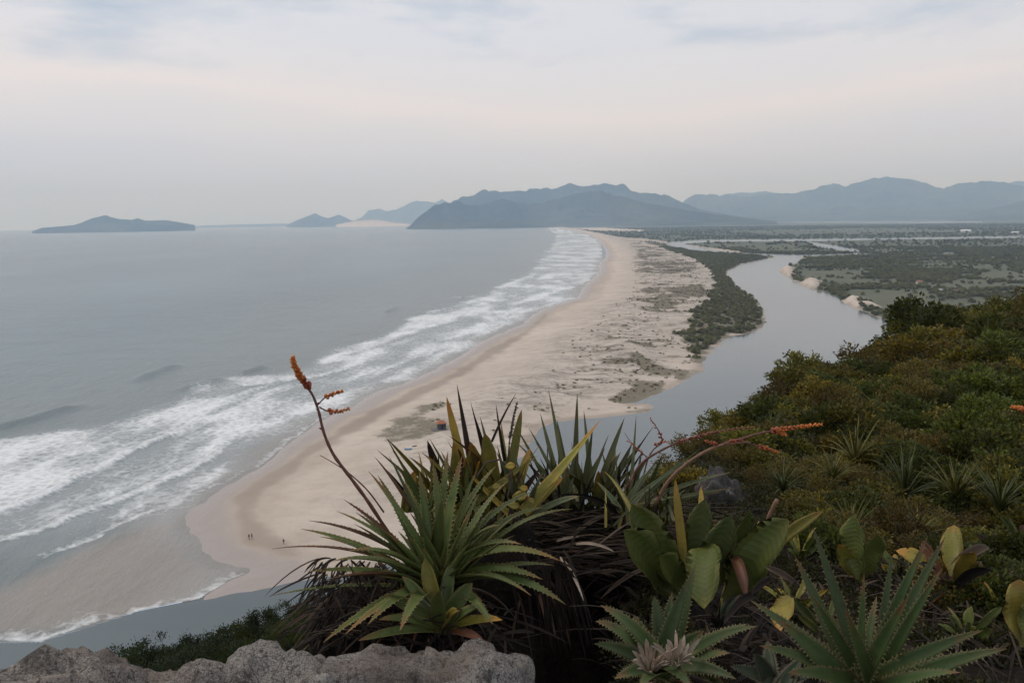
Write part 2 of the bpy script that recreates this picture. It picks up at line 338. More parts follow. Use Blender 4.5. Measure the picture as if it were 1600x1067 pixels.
def fields(P):
    """height and surface masks of the lowland at world points"""
    sd_ = land_sd(P); dsh = segdist(P, SHORE_W)
    pl = sm(-4, 10, sdf(P, gpoly(PLAIN)) + (fbm(P[:, 0] / 30, P[:, 1] / 30, 3, 9) - .5) * 20)
    cap = np.where(pl > 0.5, 0.9, 2.2)
    z = np.clip(sd_ * 0.035, -1.5, cap)
    du = fbm(P[:, 0] / 45, P[:, 1] / 70, 4, 3); du2 = fbm(P[:, 0] / 14, P[:, 1] / 20, 3, 5)
    inl = sm(25, 90, dsh) * sm(5, 40, sd_) * (1 - pl)
    z = z + inl * (np.clip(du - .40, 0, 1) * 12 + du2 * 2.2)
    for c in CLIFFS[:3]: z = z + sm(-2, 12, sdf(P, gpoly(c))) * 5 * sm(0, 6, sd_)
    streak0 = fbm(P[:, 0] / 10, P[:, 1] / 10, 3, 23)
    wet = (1 - sm(14, 30, dsh + (fbm(P[:, 0] / 25, P[:, 1] / 25, 3, 17) - .5) * 22)) * (1 - pl)
    flat = sdf(P, gpoly([(286, 800), (360, 770), (345, 800), (355, 840), (420, 850), (500, 880), (560, 860), (470, 915), (310, 940)]))
    wet = np.maximum(wet, sm(-6, 6, flat) * (0.6 + 0.4 * fbm(P[:, 0] / 15, P[:, 1] / 15, 2, 2)))
    damp = sm(-3, 4, sdf(P, gpoly([(345, 780), (400, 748), (480, 699), (526, 675), (557, 655), (640, 612), (700, 588), (760, 548), (815, 520), (850, 490), (858, 492), (830, 520), (770, 560), (700, 602), (620, 640), (560, 674), (500, 708), (432, 762), (408, 800), (428, 838), (470, 858), (485, 880), (430, 872), (372, 852), (352, 815)])) + (fbm(P[:, 0] / 12, P[:, 1] / 12, 3, 19) - .5) * 9)
    film = (1 - sm(9, 16, dsh + (fbm(P[:, 0] / 30, P[:, 1] / 30, 3, 117) - .5) * 12)) * (1 - pl) * (1 - damp)
    film = np.maximum(film, sm(-3, 5, sdf(P, gpoly([(286, 800), (345, 772), (345, 800), (350, 840), (375, 860), (430, 880), (500, 890), (470, 915), (310, 940)])) + (streak0 - .5) * 8) * (1 - damp))
    wet = np.maximum(np.minimum(wet, .35), damp)
    wet = np.maximum(wet, 0.8 * (1 - sm(2, 8, sd_)) * (1 - pl))
    streak = fbm(P[:, 0] / 22, P[:, 1] / 9, 5, 21); big = fbm(P[:, 0] / 120, P[:, 1] / 120, 3, 33)
    veg = sm(-12, 30, sdf(P, gpoly(DUNEVEG))) * (0.10 + 0.85 * sm(0.42, 0.72, streak * 0.7 + big * 0.35))
    veg = np.maximum(veg, 0.52 * sm(.43, .68, streak) * sm(40, 110, dsh) * (1 - pl))
    belt = sm(-8, 8, sdf(P, gpoly(BELT)) + (streak - .5) * 30); veg = np.maximum(veg, belt)
    for k, b in enumerate(BROWN): veg = np.maximum(veg, sm(-5, 6, sdf(P, gpoly(b)) + (streak - .5) * 16) * (0.80 if k != 4 else 0.63))
    mead = np.zeros(len(P))
    for b in MEADOW: mead = np.maximum(mead, sm(-20, 30, sdf(P, gpoly(b)) + (fbm(P[:, 0] / 60, P[:, 1] / 60, 4, 29) - .5) * 110))
    for b in CLIFFS:
        c = sm(-3, 5, sdf(P, gpoly(b)) + (streak - .5) * 16); pl = pl * (1 - c); veg = veg * (1 - c * .8)
    return dict(z=z, sd=sd_, dune=inl, film=film, wet=wet, veg=veg, plain=pl, meadow=mead, belt=belt)

def lowland():
    azs = np.concatenate([np.arange(-24, -8, 0.16), np.arange(-8, 32.5, 0.095), np.arange(32.6, 60, 0.5)])
    els = np.array([el_row(y) for y in V_ROWS]); els = els[els < R(35)]
    P, nc, nr = polar(np.radians(azs), els[::-1]); F = gridfaces(nc, nr)
    rad = np.hypot(P[:, 0], P[:, 1]); f = fields(P)
    keep = (f['sd'][F] > -25).any(1) & (rad[F].min(1) > 95)
    V = np.column_stack([P, f['z']]); V, F2, at = compact(V, F[keep], {k: f[k] for k in ('wet', 'veg', 'plain', 'meadow', 'dune', 'film')})
    o = obj('ground', mesh_np('ground', V, F2[:, ::-1], [MAT_LAND], at)); tag(o, kind='structure')
lowland()

# ------------------------------------------------------------------ sea and river
WAVES = [  # front line of each breaker (shoreward edge), foam length behind it in metres, strength, crest height
    ([(-60, 832), (0, 804), (23, 795), (55, 783), (116, 751), (150, 737), (181, 720), (219, 702), (247, 688), (300, 668), (350, 648)], 20, .95, .7),
    ([(-60, 866), (0, 847), (42, 835), (88, 822), (107, 812), (143, 798), (175, 787), (225, 767), (266, 749), (300, 734), (331, 717), (345, 701), (350, 690), (375, 671)], 8, .95, .5),
    ([(40, 884), (91, 861), (143, 842), (221, 806), (247, 795), (300, 773), (353, 752), (400, 729), (429, 705), (471, 676), (502, 653), (547, 637)], 3.0, .72, .12),
    ([(-60, 1006), (0, 1000), (65, 998), (130, 974), (211, 953), (270, 943), (312, 932), (357, 903), (392, 889)], 4.5, .66, .1),
    ([(300, 652), (344, 634), (394, 610), (440, 598), (480, 590)], 12, .9, .5), ([(360, 603), (420, 600), (500, 588), (560, 572)], 16, .9, .4),
    ([(560, 600), (610, 575), (650, 560), (700, 540)], 14, .8, .3), ([(520, 560), (600, 535), (660, 515), (720, 500)], 14, .85, .3), ([(660, 490), (720, 478), (780, 470)], 14, .7, .2),
    ([(700, 466), (725, 464), (745, 463)], 10, .8, .2)]
FOAMPATCH = [[(-60, 693), (0, 683), (75, 671), (156, 656), (187, 646), (262, 623), (268, 632), (230, 650), (200, 668), (150, 690), (110, 705), (60, 722), (0, 735), (-60, 752)],
             [(358, 590), (400, 583), (460, 580), (490, 590), (440, 605), (380, 603)], [(250, 650), (330, 620), (430, 600), (430, 640), (360, 670), (280, 690), (220, 690)],
             ]
SURF = SHORE + [(850, 357), (868, 366), (862, 380), (845, 402), (822, 428), (785, 442), (735, 464), (690, 480), (640, 496), (600, 520), (520, 545), (470, 572), (360, 586), (262, 621), (156, 655), (0, 683), (-80, 696), (-80, 900), (60, 870), (220, 800)]
CALM = [(280, 690), (180, 700), (100, 715), (80, 730), (150, 730), (200, 712)]
SWELLS = [[(-60, 684), (0, 668), (50, 656), (100, 640), (150, 630)], [(270, 614), (300, 605), (330, 596), (360, 590)], [(370, 588), (395, 580), (420, 571)], [(200, 600), (250, 580), (290, 568)], [(600, 490), (625, 478)]]
SHAL = [(-60, 1004), (65, 1001), (211, 955), (312, 934), (360, 905), (400, 888), (330, 860), (300, 838), (290, 805), (240, 815), (140, 862), (60, 895), (-60, 935)]

def water():
    azs = np.concatenate([np.arange(-60, -37, 1.0), np.arange(-37, 6, 0.088), np.arange(6, 40, 0.25), np.arange(40, 60, 1)])
    rows = np.concatenate([V_ROWS[V_ROWS < 420][::2], V_ROWS[V_ROWS >= 420]])
    els = np.array([el_row(y) for y in rows]); els = els[els < R(44)]
    P, nc, nr = polar(np.radians(azs), els[::-1]); F = gridfaces(nc, nr)
    x, y = P[:, 0], P[:, 1]; rad = np.hypot(x, y)
    dsh = segdist(P, SHORE_W); st = fbm(dsh / 16, (y + 0.6 * x) / 60, 5, 40); st2 = fbm(x / 30, y / 45, 4, 47)
    z = (fbm(x / 30, y / 14, 3, 60) - .5) * 0.5 * sm(10, 120, dsh)
    surf = sm(-6, 16, sdf(P, gpoly(SURF)) + (st2 - .5) * 30)
    st3 = fbm(x / 55, y / 40, 5, 83)
    farf = sm(900, 1800, rad); stx = st * (1 - farf) + st3 * farf
    foam = surf * (0.44 + 0.48 * sm(0.38, 0.64, stx * 0.75 + st2 * 0.25)) * (1 - .12 * farf)
    for b in FOAMPATCH: foam = np.maximum(foam, sm(-6, 8, sdf(P, gpoly(b)) + (st2 - .5) * 40) * 0.80)
    foam *= 1 - 0.75 * sm(-6, 10, sdf(P, gpoly(CALM)))
    shal = sm(-6, 8, sdf(P, gpoly(SHAL)) + (st2 - .5) * 18)
    foam *= 1 - shal * .85
    for line, ln, a, h in WAVES:
        Lw = gpoly(line); d, s, al = segdist(P, Lw, side=True)
        s = d * s; end = sm(0, .08, al) * (1 - sm(.92, 1, al)); s = s + (fbm(x / 9, y / 9, 3, 71) - .5) * 4
        f = np.where(s > 0, np.exp(-np.clip(s, 0, None) / ln * 0.9), 1 - sm(0, 1.6, -s)) * a * end * (0.8 + 0.4 * st2)
        foam = np.maximum(foam, f); z = z + 1.7 * h * np.exp(-(np.clip(s - 1.5, -40, 40) / 2.2) ** 2) * end
        # smooth dark water just in front of the bore
        foam = foam * (1 - 0.45 * end * np.exp(-(np.clip(s + 5, -60, 60) / 3.5) ** 2) * (a > .7))
    for line in SWELLS:
        d, s, al = segdist(P, gpoly(line), side=True); end = sm(0, .3, al) * (1 - sm(.7, 1, al)); z = z + 2.3 * end * np.exp(-(np.clip(d, 0, 60) / 4.5) ** 2)
    turb = 1 - sm(30, 420, dsh)
    sdl = land_sd(P); riv = np.zeros(len(P), bool)
    for W in WATERS: riv |= sdf(P, W) > -18
    azd = np.degrees(np.arctan2(x, y))
    fr = riv[F].all(1) & ~(inpoly(P, gpoly(SHAL))[F].any(1)); fr |= (azd[F].mean(1) > 6.5)
    sea_side = ~fr
    near = rad[F].min(1) > 70
    ks = sea_side & near & (sdl[F] < 40).any(1); kr = fr & near & (sdl[F] < 30).any(1)
    V = np.column_stack([P, z]); Vs, Fs, at = compact(V, F[ks], dict(foam=foam, turbid=turb * .45, shallow=np.maximum(shal, (1 - sm(2, 30, dsh)) * .8), milky=surf * (.35 + .65 * stx)))
    o = obj('sea', mesh_np('sea', Vs, Fs[:, ::-1], [MAT_SEA], at)); tag(o, kind='structure')
    V[:, 2] = 0.0; Vr, Fr, at = compact(V, F[kr], {})
    o = obj('river', mesh_np('river', Vr, Fr[:, ::-1], [MAT_RIVER], at)); tag(o, kind='structure')
water()

# ------------------------------------------------------------------ hills
def azel(px, py):
    d = ray(px, py); return math.atan2(d.x, d.y), math.atan2(d.z, math.hypot(d.x, d.y))
def hill(name, sil, dist, front, back, seed=0, step=0.05, mat=MAT_HILL, rough=1.0, foot=0.0):
    ae = np.array([azel(*p) for p in sil]); o_ = np.argsort(ae[:, 0]); ae = ae[o_]
    az = np.arange(ae[0, 0], ae[-1, 0], R(step)); el = np.interp(az, ae[:, 0], ae[:, 1])
    zr = EYE.z + dist * np.tan(el)
    zn = (fbm(az * 400, az * 0, 4, seed) - .5) * 0.14 * np.clip(zr, 0, None) * rough
    edge = np.minimum(1, np.minimum(az - az[0], az[-1] - az) / R(0.25))
    zr = np.maximum(zr, 2)
    rr = np.concatenate([np.linspace(-1, 0, 60), np.linspace(0, 1, 12)[1:]])
    A, Q = np.meshgrid(az, rr); Z = np.tile(zr, (len(rr), 1)); D = dist + np.where(Q < 0, Q * front, Q * back)
    X, Y = D * np.sin(A), D * np.cos(A)
    rn = 1 - np.abs(2 * fbm(X / 900 + Q, Y / 2600, 4, seed + 5) - 1)             # spurs and gullies
    rn2 = 1 - np.abs(2 * fbm(X / 300, Y / 700, 3, seed + 9) - 1)
    prof = (1 - np.abs(Q)) ** 1.15
    cut = np.clip(np.abs(Q) * 3.2, 0, 1) * (1 - np.abs(Q)) ** .5
    H = Z * prof * (1 - cut * (0.62 * rn ** 2 + 0.24 * rn2) * rough) + Z * 0.22 * rough * cut * (fbm(X / 1300, Y / 1800, 3, seed + 2) - .4)
    H = H + (fbm(X / 330, Y / 330, 4, seed + 13) - .5) * 0.20 * Z * (1 - np.abs(Q)) * rough + (fbm(X / 95, Y / 120, 4, seed + 17) - .5) * 0.13 * np.minimum(Z, 420) * (1 - np.abs(Q)) * rough
    H = H - 3 + foot
    V = np.stack([X, Y, H], -1).reshape(-1, 3)
    o = obj(name, mesh_np(name, V, gridfaces(len(az), len(rr)), [mat])); tag(o, kind='structure'); return o
hill('hill', [(634, 357), (640, 353), (650, 343), (665, 331), (680, 319), (697, 317), (717, 315), (733, 320), (746, 321), (765, 315), (783, 310), (800, 314), (822, 319), (845, 316), (875, 307),
              (905, 301), (940, 302), (980, 308), (1020, 317), (1060, 325), (1100, 332), (1150, 338), (1215, 346)], 11800, 1700, 2000, 3)
hill('hill', [(680, 345), (700, 322), (715, 313), (737, 303), (757, 296), (772, 298), (785, 300), (815, 300), (850, 294), (875, 293), (893, 289), (905, 291), (920, 290), (940, 288), (955, 289),
              (963, 291), (973, 289), (985, 295), (1000, 300), (1020, 303), (1045, 307), (1060, 313), (1080, 322), (1110, 330), (1150, 337), (1215, 347)], 14800, 2600, 2500, 31)
hill('hill', [(545, 349), (565, 340), (575, 330), (590, 327), (605, 330), (630, 322), (652, 312), (667, 315), (680, 318), (690, 312), (705, 320), (740, 330), (790, 345)], 27000, 2500, 2000, 51)
hill('hill', [(448, 352), (460, 346), (475, 340), (492, 333), (502, 338), (512, 341), (522, 339), (530, 336), (540, 340), (548, 344), (575, 350)], 22000, 900, 1500, 61, rough=.6)
hill('hill', [(50, 362), (65, 356), (90, 354), (115, 352), (128, 348), (140, 343), (152, 339), (165, 336), (175, 339), (185, 342), (205, 344), (215, 341), (228, 345), (245, 344), (262, 344), (285, 348), (305, 352)], 15500, 900, 1200, 71, rough=.6)
hill('hill', [(290, 355), (320, 352.2), (380, 350.8), (440, 349.5), (470, 350)], 31000, 700, 900, 75, rough=.5)
hill('hill', [(1050, 340), (1070, 312), (1085, 306), (1110, 303), (1140, 306), (1160, 307), (1200, 304), (1250, 300), (1285, 292), (1303, 287), (1320, 289), (1345, 287), (1362, 282), (1380, 277), (1400, 279), (1415, 281),
              (1440, 286), (1460, 291), (1475, 292), (1500, 287), (1520, 286), (1537, 283), (1560, 285), (1580, 290), (1620, 298), (1750, 300), (1900, 330)], 21000, 5000, 3000, 81)
hill('hill', [(1060, 330), (1095, 309), (1130, 305), (1150, 302), (1175, 300), (1195, 300), (1215, 303), (1300, 300), (1480, 296), (1560, 285), (1600, 283), (1700, 280), (1900, 300)], 25500, 3000, 2000, 91)
hill('hill', [(1440, 346), (1490, 341), (1520, 334), (1545, 327), (1570, 321), (1600, 312), (1650, 300), (1750, 295), (1900, 330)], 16500, 3500, 2500, 95)
MAT_DUNE = plain_mat('pale_dune_sand', (0.62, 0.53, 0.44), .95, .12, .01)
hill('sand_dunes', [(525, 351), (548, 346.5), (565, 344.5), (582, 343), (600, 345), (615, 348), (650, 351)], 21000, 400, 600, 99, mat=MAT_DUNE, rough=.4)

# ------------------------------------------------------------------ the headland we stand on
SPOKE_D = np.array([0.3, 1.5, 2.3, 3.0, 3.8, 5, 8, 14, 22, 35, 48, 60, 90, 140, 200])
SPOKES = {
    -180: [-1.55] * 6 + [-1.6, -1.8, -2, -3, -4, -6, -15, -40, -80],
    -75: [-1.55, -1.5, -1.6, -2.5, -4, -6, -9, -14, -19, -27, -36, -46, -72, -97, -100],
    -35: [-1.55, -1.5, -1.55, -2.4, -3.7, -5.2, -8.5, -14.5, -20, -28, -37, -46, -72, -97, -100],
    -28: [-1.55, -1.5, -1.55, -2.3, -3.5, -5.0, -8.2, -13.5, -18.5, -25, -30.0, -41, -68, -97, -100],
    -20: [-1.55, -1.5, -1.52, -2.2, -3.4, -5.0, -8, -13, -17.5, -23, -27.2, -38, -65, -97, -100],
    -12: [-1.55, -1.5, -1.5, -1.6, -2.8, -4.4, -7.4, -12, -16.2, -21, -25.0, -36, -62, -97, -100],
    -6: [-1.55, -1.5, -1.5, -1.50, -1.8, -3.5, -7, -12, -17, -25, -35, -46, -72, -97, -100],
    0: [-1.55, -1.5, -1.80, -1.78, -1.42, -2.4, -6, -11, -17.5, -28, -38, -48, -73, -97, -100],
    5: [-1.55, -1.5, -2.05, -2.15, -1.40, -2.1, -5, -9.5, -16, -27, -38, -48, -73, -97, -100],
    10: [-1.55, -1.5, -1.54, -1.60, -1.66, -1.9, -2.75, -5.0, -11, -24, -35, -45, -71, -97, -100],
    15: [-1.55, -1.5, -1.54, -1.68, -1.80, -2.0, -2.65, -3.9, -5.8, -13, -26, -36, -63, -97, -100],
    20: [-1.55, -1.5, -1.54, -1.68, -1.85, -2.1, -2.7, -3.8, -4.9, -6.7, -12, -22, -50, -92, -100],
    24: [-1.55, -1.5, -1.54, -1.68, -1.85, -2.1, -2.65, -3.65, -4.7, -6.4, -8.8, -16, -42, -84, -100],
    28: [-1.55, -1.5, -1.54, -1.68, -1.85, -2.05, -2.6, -3.5, -4.4, -5.4, -6.4, -7.6, -28, -67, -97],
    34: [-1.55, -1.5, -1.54, -1.66, -1.8, -2.0, -2.5, -3.3, -4.2, -5.0, -5.7, -6.2, -18, -52, -92],
    45: [-1.55, -1.5, -1.54, -1.62, -1.75, -1.9, -2.4, -3.1, -3.8, -4.3, -4.6, -4.8, -8, -32, -80],
    75: [-1.55] * 6 + [-1.8, -2.4, -3, -3.4, -3.8, -4, -6, -24, -60],
    180: [-1.55] * 6 + [-1.6, -1.8, -2, -3, -4, -6, -15, -40, -80]}
_SA = np.array(sorted(SPOKES)); _SZ = np.array([SPOKES[a] for a in _SA])
def head_z(x, y):
    x, y = np.atleast_1d(np.asarray(x, float)), np.atleast_1d(np.asarray(y, float))
    d = np.clip(np.hypot(x, y), .3, 200); a = np.degrees(np.arctan2(x, y))
    ld = np.log(SPOKE_D); j = np.clip(np.searchsorted(ld, np.log(d)) - 1, 0, len(ld) - 2); tj = np.clip((np.log(d) - ld[j]) / (ld[j + 1] - ld[j]), 0, 1)
    i = np.clip(np.searchsorted(_SA, a) - 1, 0, len(_SA) - 2); ti = (a - _SA[i]) / (_SA[i + 1] - _SA[i]); ti = ti * ti * (3 - 2 * ti)
    z = (_SZ[i, j] * (1 - tj) + _SZ[i, j + 1] * tj) * (1 - ti) + (_SZ[i + 1, j] * (1 - tj) + _SZ[i + 1, j + 1] * tj) * ti
    z = z + (fbm(x * 1.3, y * 1.3, 4, 5) - .5) * np.clip(d * .05, .08, 1.0) + (fbm(x * 7, y * 7, 3, 8) - .5) * .07
    return EYE.z + z
def hz(x, y): return float(head_z(x, y)[0])

def soil_material():
    m = M('dark_humus'); n = m.noise(6, detail=7, rough=.7); n2 = m.noise(40, detail=4)
    c = m.mix(m.rng(n, .35, .7), (0.006, 0.005, 0.004), (0.022, 0.017, 0.012)); c = m.mix(m.rng(n2, .55, .75, 0, .6), c, (0.04, 0.031, 0.023))
    m.col(c).rough(.95, .1); m.bump(n2, .8, .03); return m.m
MAT_SOIL = soil_material()
def headland():
    az = np.radians(np.concatenate([np.arange(-180, -45, 5), np.arange(-45, 45, .45), np.arange(45, 180.1, 5)])); d = np.geomspace(.3, 200, 190)
    A, D = np.meshgrid(az, d); X, Y = (D * np.sin(A)).ravel(), (D * np.cos(A)).ravel()
    o = obj('headland_terrain', mesh_np('headland_terrain', np.column_stack([X, Y, head_z(X, Y)]), gridfaces(len(az), len(d)), [MAT_SOIL])); tag(o, kind='structure')
headland()

# ------------------------------------------------------------------ air
def haze():
    m = bpy.data.materials.new('sea_haze'); m.use_nodes = True; n = m.node_tree; n.nodes.clear()
    v = n.nodes.new('ShaderNodeVolumePrincipled'); o_ = n.nodes.new('ShaderNodeOutputMaterial'); n.links.new(v.outputs[0], o_.inputs['Volume'])
    v.inputs['Color'].default_value = HAZE_COL; v.inputs['Absorption Color'].default_value = (1, 1, 1, 1); v.inputs['Density'].default_value = HAZE_DEN
    x0, x1, y0, y1, z0, z1 = -40000, 40000, -400, 41000, -14, 1500
    V = [(x, y, z) for z in (z0, z1) for y in (y0, y1) for x in (x0, x1)]
    F = [(0, 2, 3, 1), (4, 5, 7, 6), (0, 1, 5, 4), (2, 6, 7, 3), (0, 4, 6, 2), (1, 3, 7, 5)]
    me = mesh_np('haze', np.array(V), F, [m], smooth=False)
    tag(obj('haze', me), kind='stuff')
HAZE_COL = (0.48, 0.70, 1.0, 1); HAZE_DEN = 7.2e-5
haze()

# ------------------------------------------------------------------ scattering of masses nobody could count
def scatter(name, pts, scl, rot, protos, label, cat):
    me = mesh_np(name, pts, [], attrs=dict(scl=scl))
    at = me.attributes.new('rot', 'FLOAT_VECTOR', 'POINT'); at.data.foreach_set('vector', np.asarray(rot, np.float32).ravel())
    c = bpy.data.collections.new(name + '_kinds')
    for p in protos: c.objects.link(p)
    o = obj(name, me); tag(o, label, cat, kind='stuff')
    g = bpy.data.node_groups.new(name, 'GeometryNodeTree')
    g.interface.new_socket('Geometry', in_out='INPUT', socket_type='NodeSocketGeometry'); g.interface.new_socket('Geometry', in_out='OUTPUT', socket_type='NodeSocketGeometry')
    N = g.nodes.new; i, u = N('NodeGroupInput'), N('NodeGroupOutput'); ip = N('GeometryNodeInstanceOnPoints'); ci = N('GeometryNodeCollectionInfo')
    ci.inputs['Collection'].default_value = c; ci.inputs['Separate Children'].default_value = True; ci.inputs['Reset Children'].default_value = True
    ip.inputs['Pick Instance'].default_value = True
    a = N('GeometryNodeInputNamedAttribute'); a.data_type = 'FLOAT'; a.inputs[0].default_value = 'scl'
    b = N('GeometryNodeInputNamedAttribute'); b.data_type = 'FLOAT_VECTOR'; b.inputs[0].default_value = 'rot'
    er = N('FunctionNodeEulerToRotation'); k = g.links.new
    k(i.outputs[0], ip.inputs['Points']); k(ci.outputs[0], ip.inputs['Instance']); k(a.outputs[0], ip.inputs['Scale']); k(b.outputs[0], er.inputs[0]); k(er.outputs[0], ip.inputs['Rotation'])
    k(ip.outputs[0], u.inputs[0])
    md = o.modifiers.new('scatter', 'NODES'); md.node_group = g
    return o

def foliage_mat(name, dark, light, young=None, rough=.6, var=.35):
    m = M(name); v = m.attr('v'); oi = m.n('ObjectInfo').outputs['Random']
    c = m.mix(v, dark, light)
    if young: c = m.mix(m.rng(v, .8, 1.0, 0, .8), c, young)
    h = m.n('HueSaturation'); m.l(c, h.inputs['Color']); m.l(m.rng(oi, 0, 1, 1 - var, 1 + var), h.inputs['Value']); m.l(m.rng(oi, 0, 1, .485, .512), h.inputs['Hue'])
    m.col(h.outputs[0]).rough(rough, .25); m.translucent(h.outputs[0], .35); return m.m

def leaf_cloud(C, D, ln, wd, fold=.25, seed=0):
    """folded diamond leaves at C pointing along D: two triangles each"""
    r = np.random.default_rng(seed); n = len(C); D = D / np.linalg.norm(D, axis=1)[:, None]
    q = r.normal(size=(n, 3)); Sd = np.cross(D, q); Sd /= np.linalg.norm(Sd, axis=1)[:, None]; Nn = np.cross(Sd, D)
    ln = np.broadcast_to(ln, n)[:, None]; wd = np.broadcast_to(wd, n)[:, None]
    mid = C + D * ln * .45
    V = np.stack([C, mid + Sd * wd + Nn * wd * fold, C + D * ln, mid - Sd * wd + Nn * wd * fold], 1).reshape(-1, 3)
    b = np.arange(n)[:, None] * 4; F = np.concatenate([b + [0, 1, 2], b + [0, 2, 3]], 1).reshape(-1, 3)
    return V, F, np.repeat(r.random(n), 4)
def crown_points(n_tip, per, w, h, seed, clump=.22, low=.12):
    r = np.random.default_rng(seed); d = r.normal(size=(n_tip, 3)); d[:, 2] = np.abs(d[:, 2]) * .9 - .15; d /= np.linalg.norm(d, axis=1)[:, None]
    lump = 0.72 + 0.5 * vnoise(d[:, 0] * 2.2 + seed, d[:, 1] * 2.2 + d[:, 2] * 1.7, seed)
    T = d * (r.random(n_tip) ** .38)[:, None] * lump[:, None] * [w / 2, w / 2, h * .62] + [0, 0, h * (.38 + low)]
    C = np.repeat(T, per, 0) + r.normal(size=(n_tip * per, 3)) * clump * np.array([w / 2, w / 2, h / 2]) * .55
    D = (C - np.repeat(T, per, 0)) + (C - [0, 0, h * .3]) * .25 + r.normal(size=C.shape) * .05 + [0, 0, .03]
    return T, C, D
def tube(P, rad, k=5):
    P = np.asarray(P, float); n = len(P); T = np.gradient(P, axis=0); T /= np.linalg.norm(T, axis=1)[:, None] + 1e-9
    ref = np.where(np.abs(T[:, 2:3]) > .9, [[1., 0, 0]], [[0, 0, 1.]]); A = np.cross(T, ref); A /= np.linalg.norm(A, axis=1)[:, None]; B = np.cross(T, A)
    th = np.arange(k) * 2 * math.pi / k
    V = P[:, None] + np.asarray(rad)[:, None, None] * (np.cos(th)[None, :, None] * A[:, None] + np.sin(th)[None, :, None] * B[:, None])
    F = [(i * k + j, i * k + (j + 1) % k, (i + 1) * k + (j + 1) % k, (i + 1) * k + j) for i in range(n - 1) for j in range(k)] + [tuple(range(k))[::-1], tuple((n - 1) * k + j for j in range(k))]
    return V.reshape(-1, 3), F
def merge(parts):
    V, F, o = [], [], 0
    for v, f in parts:
        V.append(np.asarray(v)); F += [tuple(int(i) + o for i in q) for q in f]; o += len(v)
    return np.concatenate(V), F
def curve(p0, p1, p2, n=8):
    t = np.linspace(0, 1, n)[:, None]; p0, p1, p2 = map(np.asarray, (p0, p1, p2)); return (1 - t) ** 2 * p0 + 2 * t * (1 - t) * p1 + t * t * p2
MAT_BARK = plain_mat('grey_brown_bark', (0.07, 0.052, 0.038), .9, .4, 20)

# far woodland on the spit and across the plain
def far_masses():
    mw = foliage_mat('far_woodland', (0.110, 0.122, 0.072), (0.215, 0.215, 0.130), None, .85, .25)
    ms = foliage_mat('dune_scrub', (0.085, 0.075, 0.045), (0.16, 0.135, 0.085), None, .85, .35)
    protos, scr = [], []
    for k in range(4):
        T, C, D = crown_points(16, 11, 2.0, 1.7, 50 + k, .34, -.05)
        V, F, v = leaf_cloud(C, D, .46, .26, .3, k); protos.append(bpy.data.objects.new('woodland_crown', mesh_np('woodland_crown', V, F, [mw], dict(v=v), False)))
        T, C, D = crown_points(12, 5, 2.0, 1.0, 80 + k, .4, -.2)
        V, F, v = leaf_cloud(C, D, .55, .2, .3, k); scr.append(bpy.data.objects.new('scrub_clump', mesh_np('scrub_clump', V, F, [ms], dict(v=v), False)))
    n = 115000; az = rng.uniform(R(-6), R(33), n); d = np.sqrt(rng.uniform(0.0135, 1, n)) * 2600
    az2 = rng.uniform(R(-2), R(38), 65000); d2 = np.sqrt(rng.uniform(.08, 1, 65000)) * 8500
    az, d = np.concatenate([az, az2]), np.concatenate([d, d2])
    P = np.stack([d * np.sin(az), d * np.cos(az)], 1); f = fields(P); u = rng.random(len(P)); far = np.arange(len(P)) >= n
    fn = fbm(P[:, 0] / 160, P[:, 1] / 60, 4, 13)
    inb = (f['belt'] > .5) & (f['sd'] > 3) & (u < .6 + .35 * sm(.3, .6, fn)) & ~(f['plain'] > .5)
    b1, b2 = land_sd(P * (1 + 2.2 / 92)), land_sd(P * (1 + 5.0 / 92)); hide = ((b1 < 0) | (b2 < 0)) & (d > 1300) & (rng.random(len(P)) < .93)
    lone = (f['plain'] > .7) & (f['meadow'] >= .35) & (f['sd'] > 8) & (u < .018)
    forest = lone | (f['plain'] > .7) & (f['meadow'] < .35) & (f['sd'] > 4) & (u < sm(.45, .64, fn) * .5 + .03)
    bank = (f['plain'] > .5) & (f['sd'] > 1) & (f['sd'] < 14) & (u < .5)
    w_ = (inb | forest | bank) & ~hide
    def put(name, m, s, protos, label, cat):
        q = P[m]; k = len(q); rot = np.stack([rng.normal(0, .15, k), rng.normal(0, .15, k), rng.uniform(0, 6.28, k)], 1)
        scatter(name, np.column_stack([q, f['z'][m] - .1]), s, rot, protos, label, cat); print(name, k)
    s = np.where(far & (d > 2000), 3.4, 2.1) * rng.uniform(.65, 1.35, len(P)); s = np.where(inb, rng.uniform(.9, 2.1, len(P)), s)
    put('woodland', w_, s[w_], protos, 'dark green woodland along the river banks and over the flat plain', 'woodland')
    sc_ = (f['plain'] < .3) & (f['veg'] > .16) & (f['sd'] > 6) & ~inb & (u < f['veg'] * 1.1)
    put('dune_scrub', sc_, rng.uniform(.35, .95, sc_.sum()), scr, 'low brown scrub dotted over the pale dunes', 'scrub')
far_masses()

# ------------------------------------------------------------------ placing things on the headland
def hit(px, py, dmin=2.0, dmax=110):
    d = np.geomspace(dmin, dmax, 300); r = ray(px, py); h = math.hypot(r.x, r.y)
    X, Y, Z = r.x / h * d, r.y / h * d, EYE.z + r.z / h * d
    k = np.nonzero(Z < head_z(X, Y))[0]
    if len(k) == 0: return None
    return Vector((X[k[0]], Y[k[0]], float(head_z(X[k[0]], Y[k[0]])[0]))), d[k[0]]

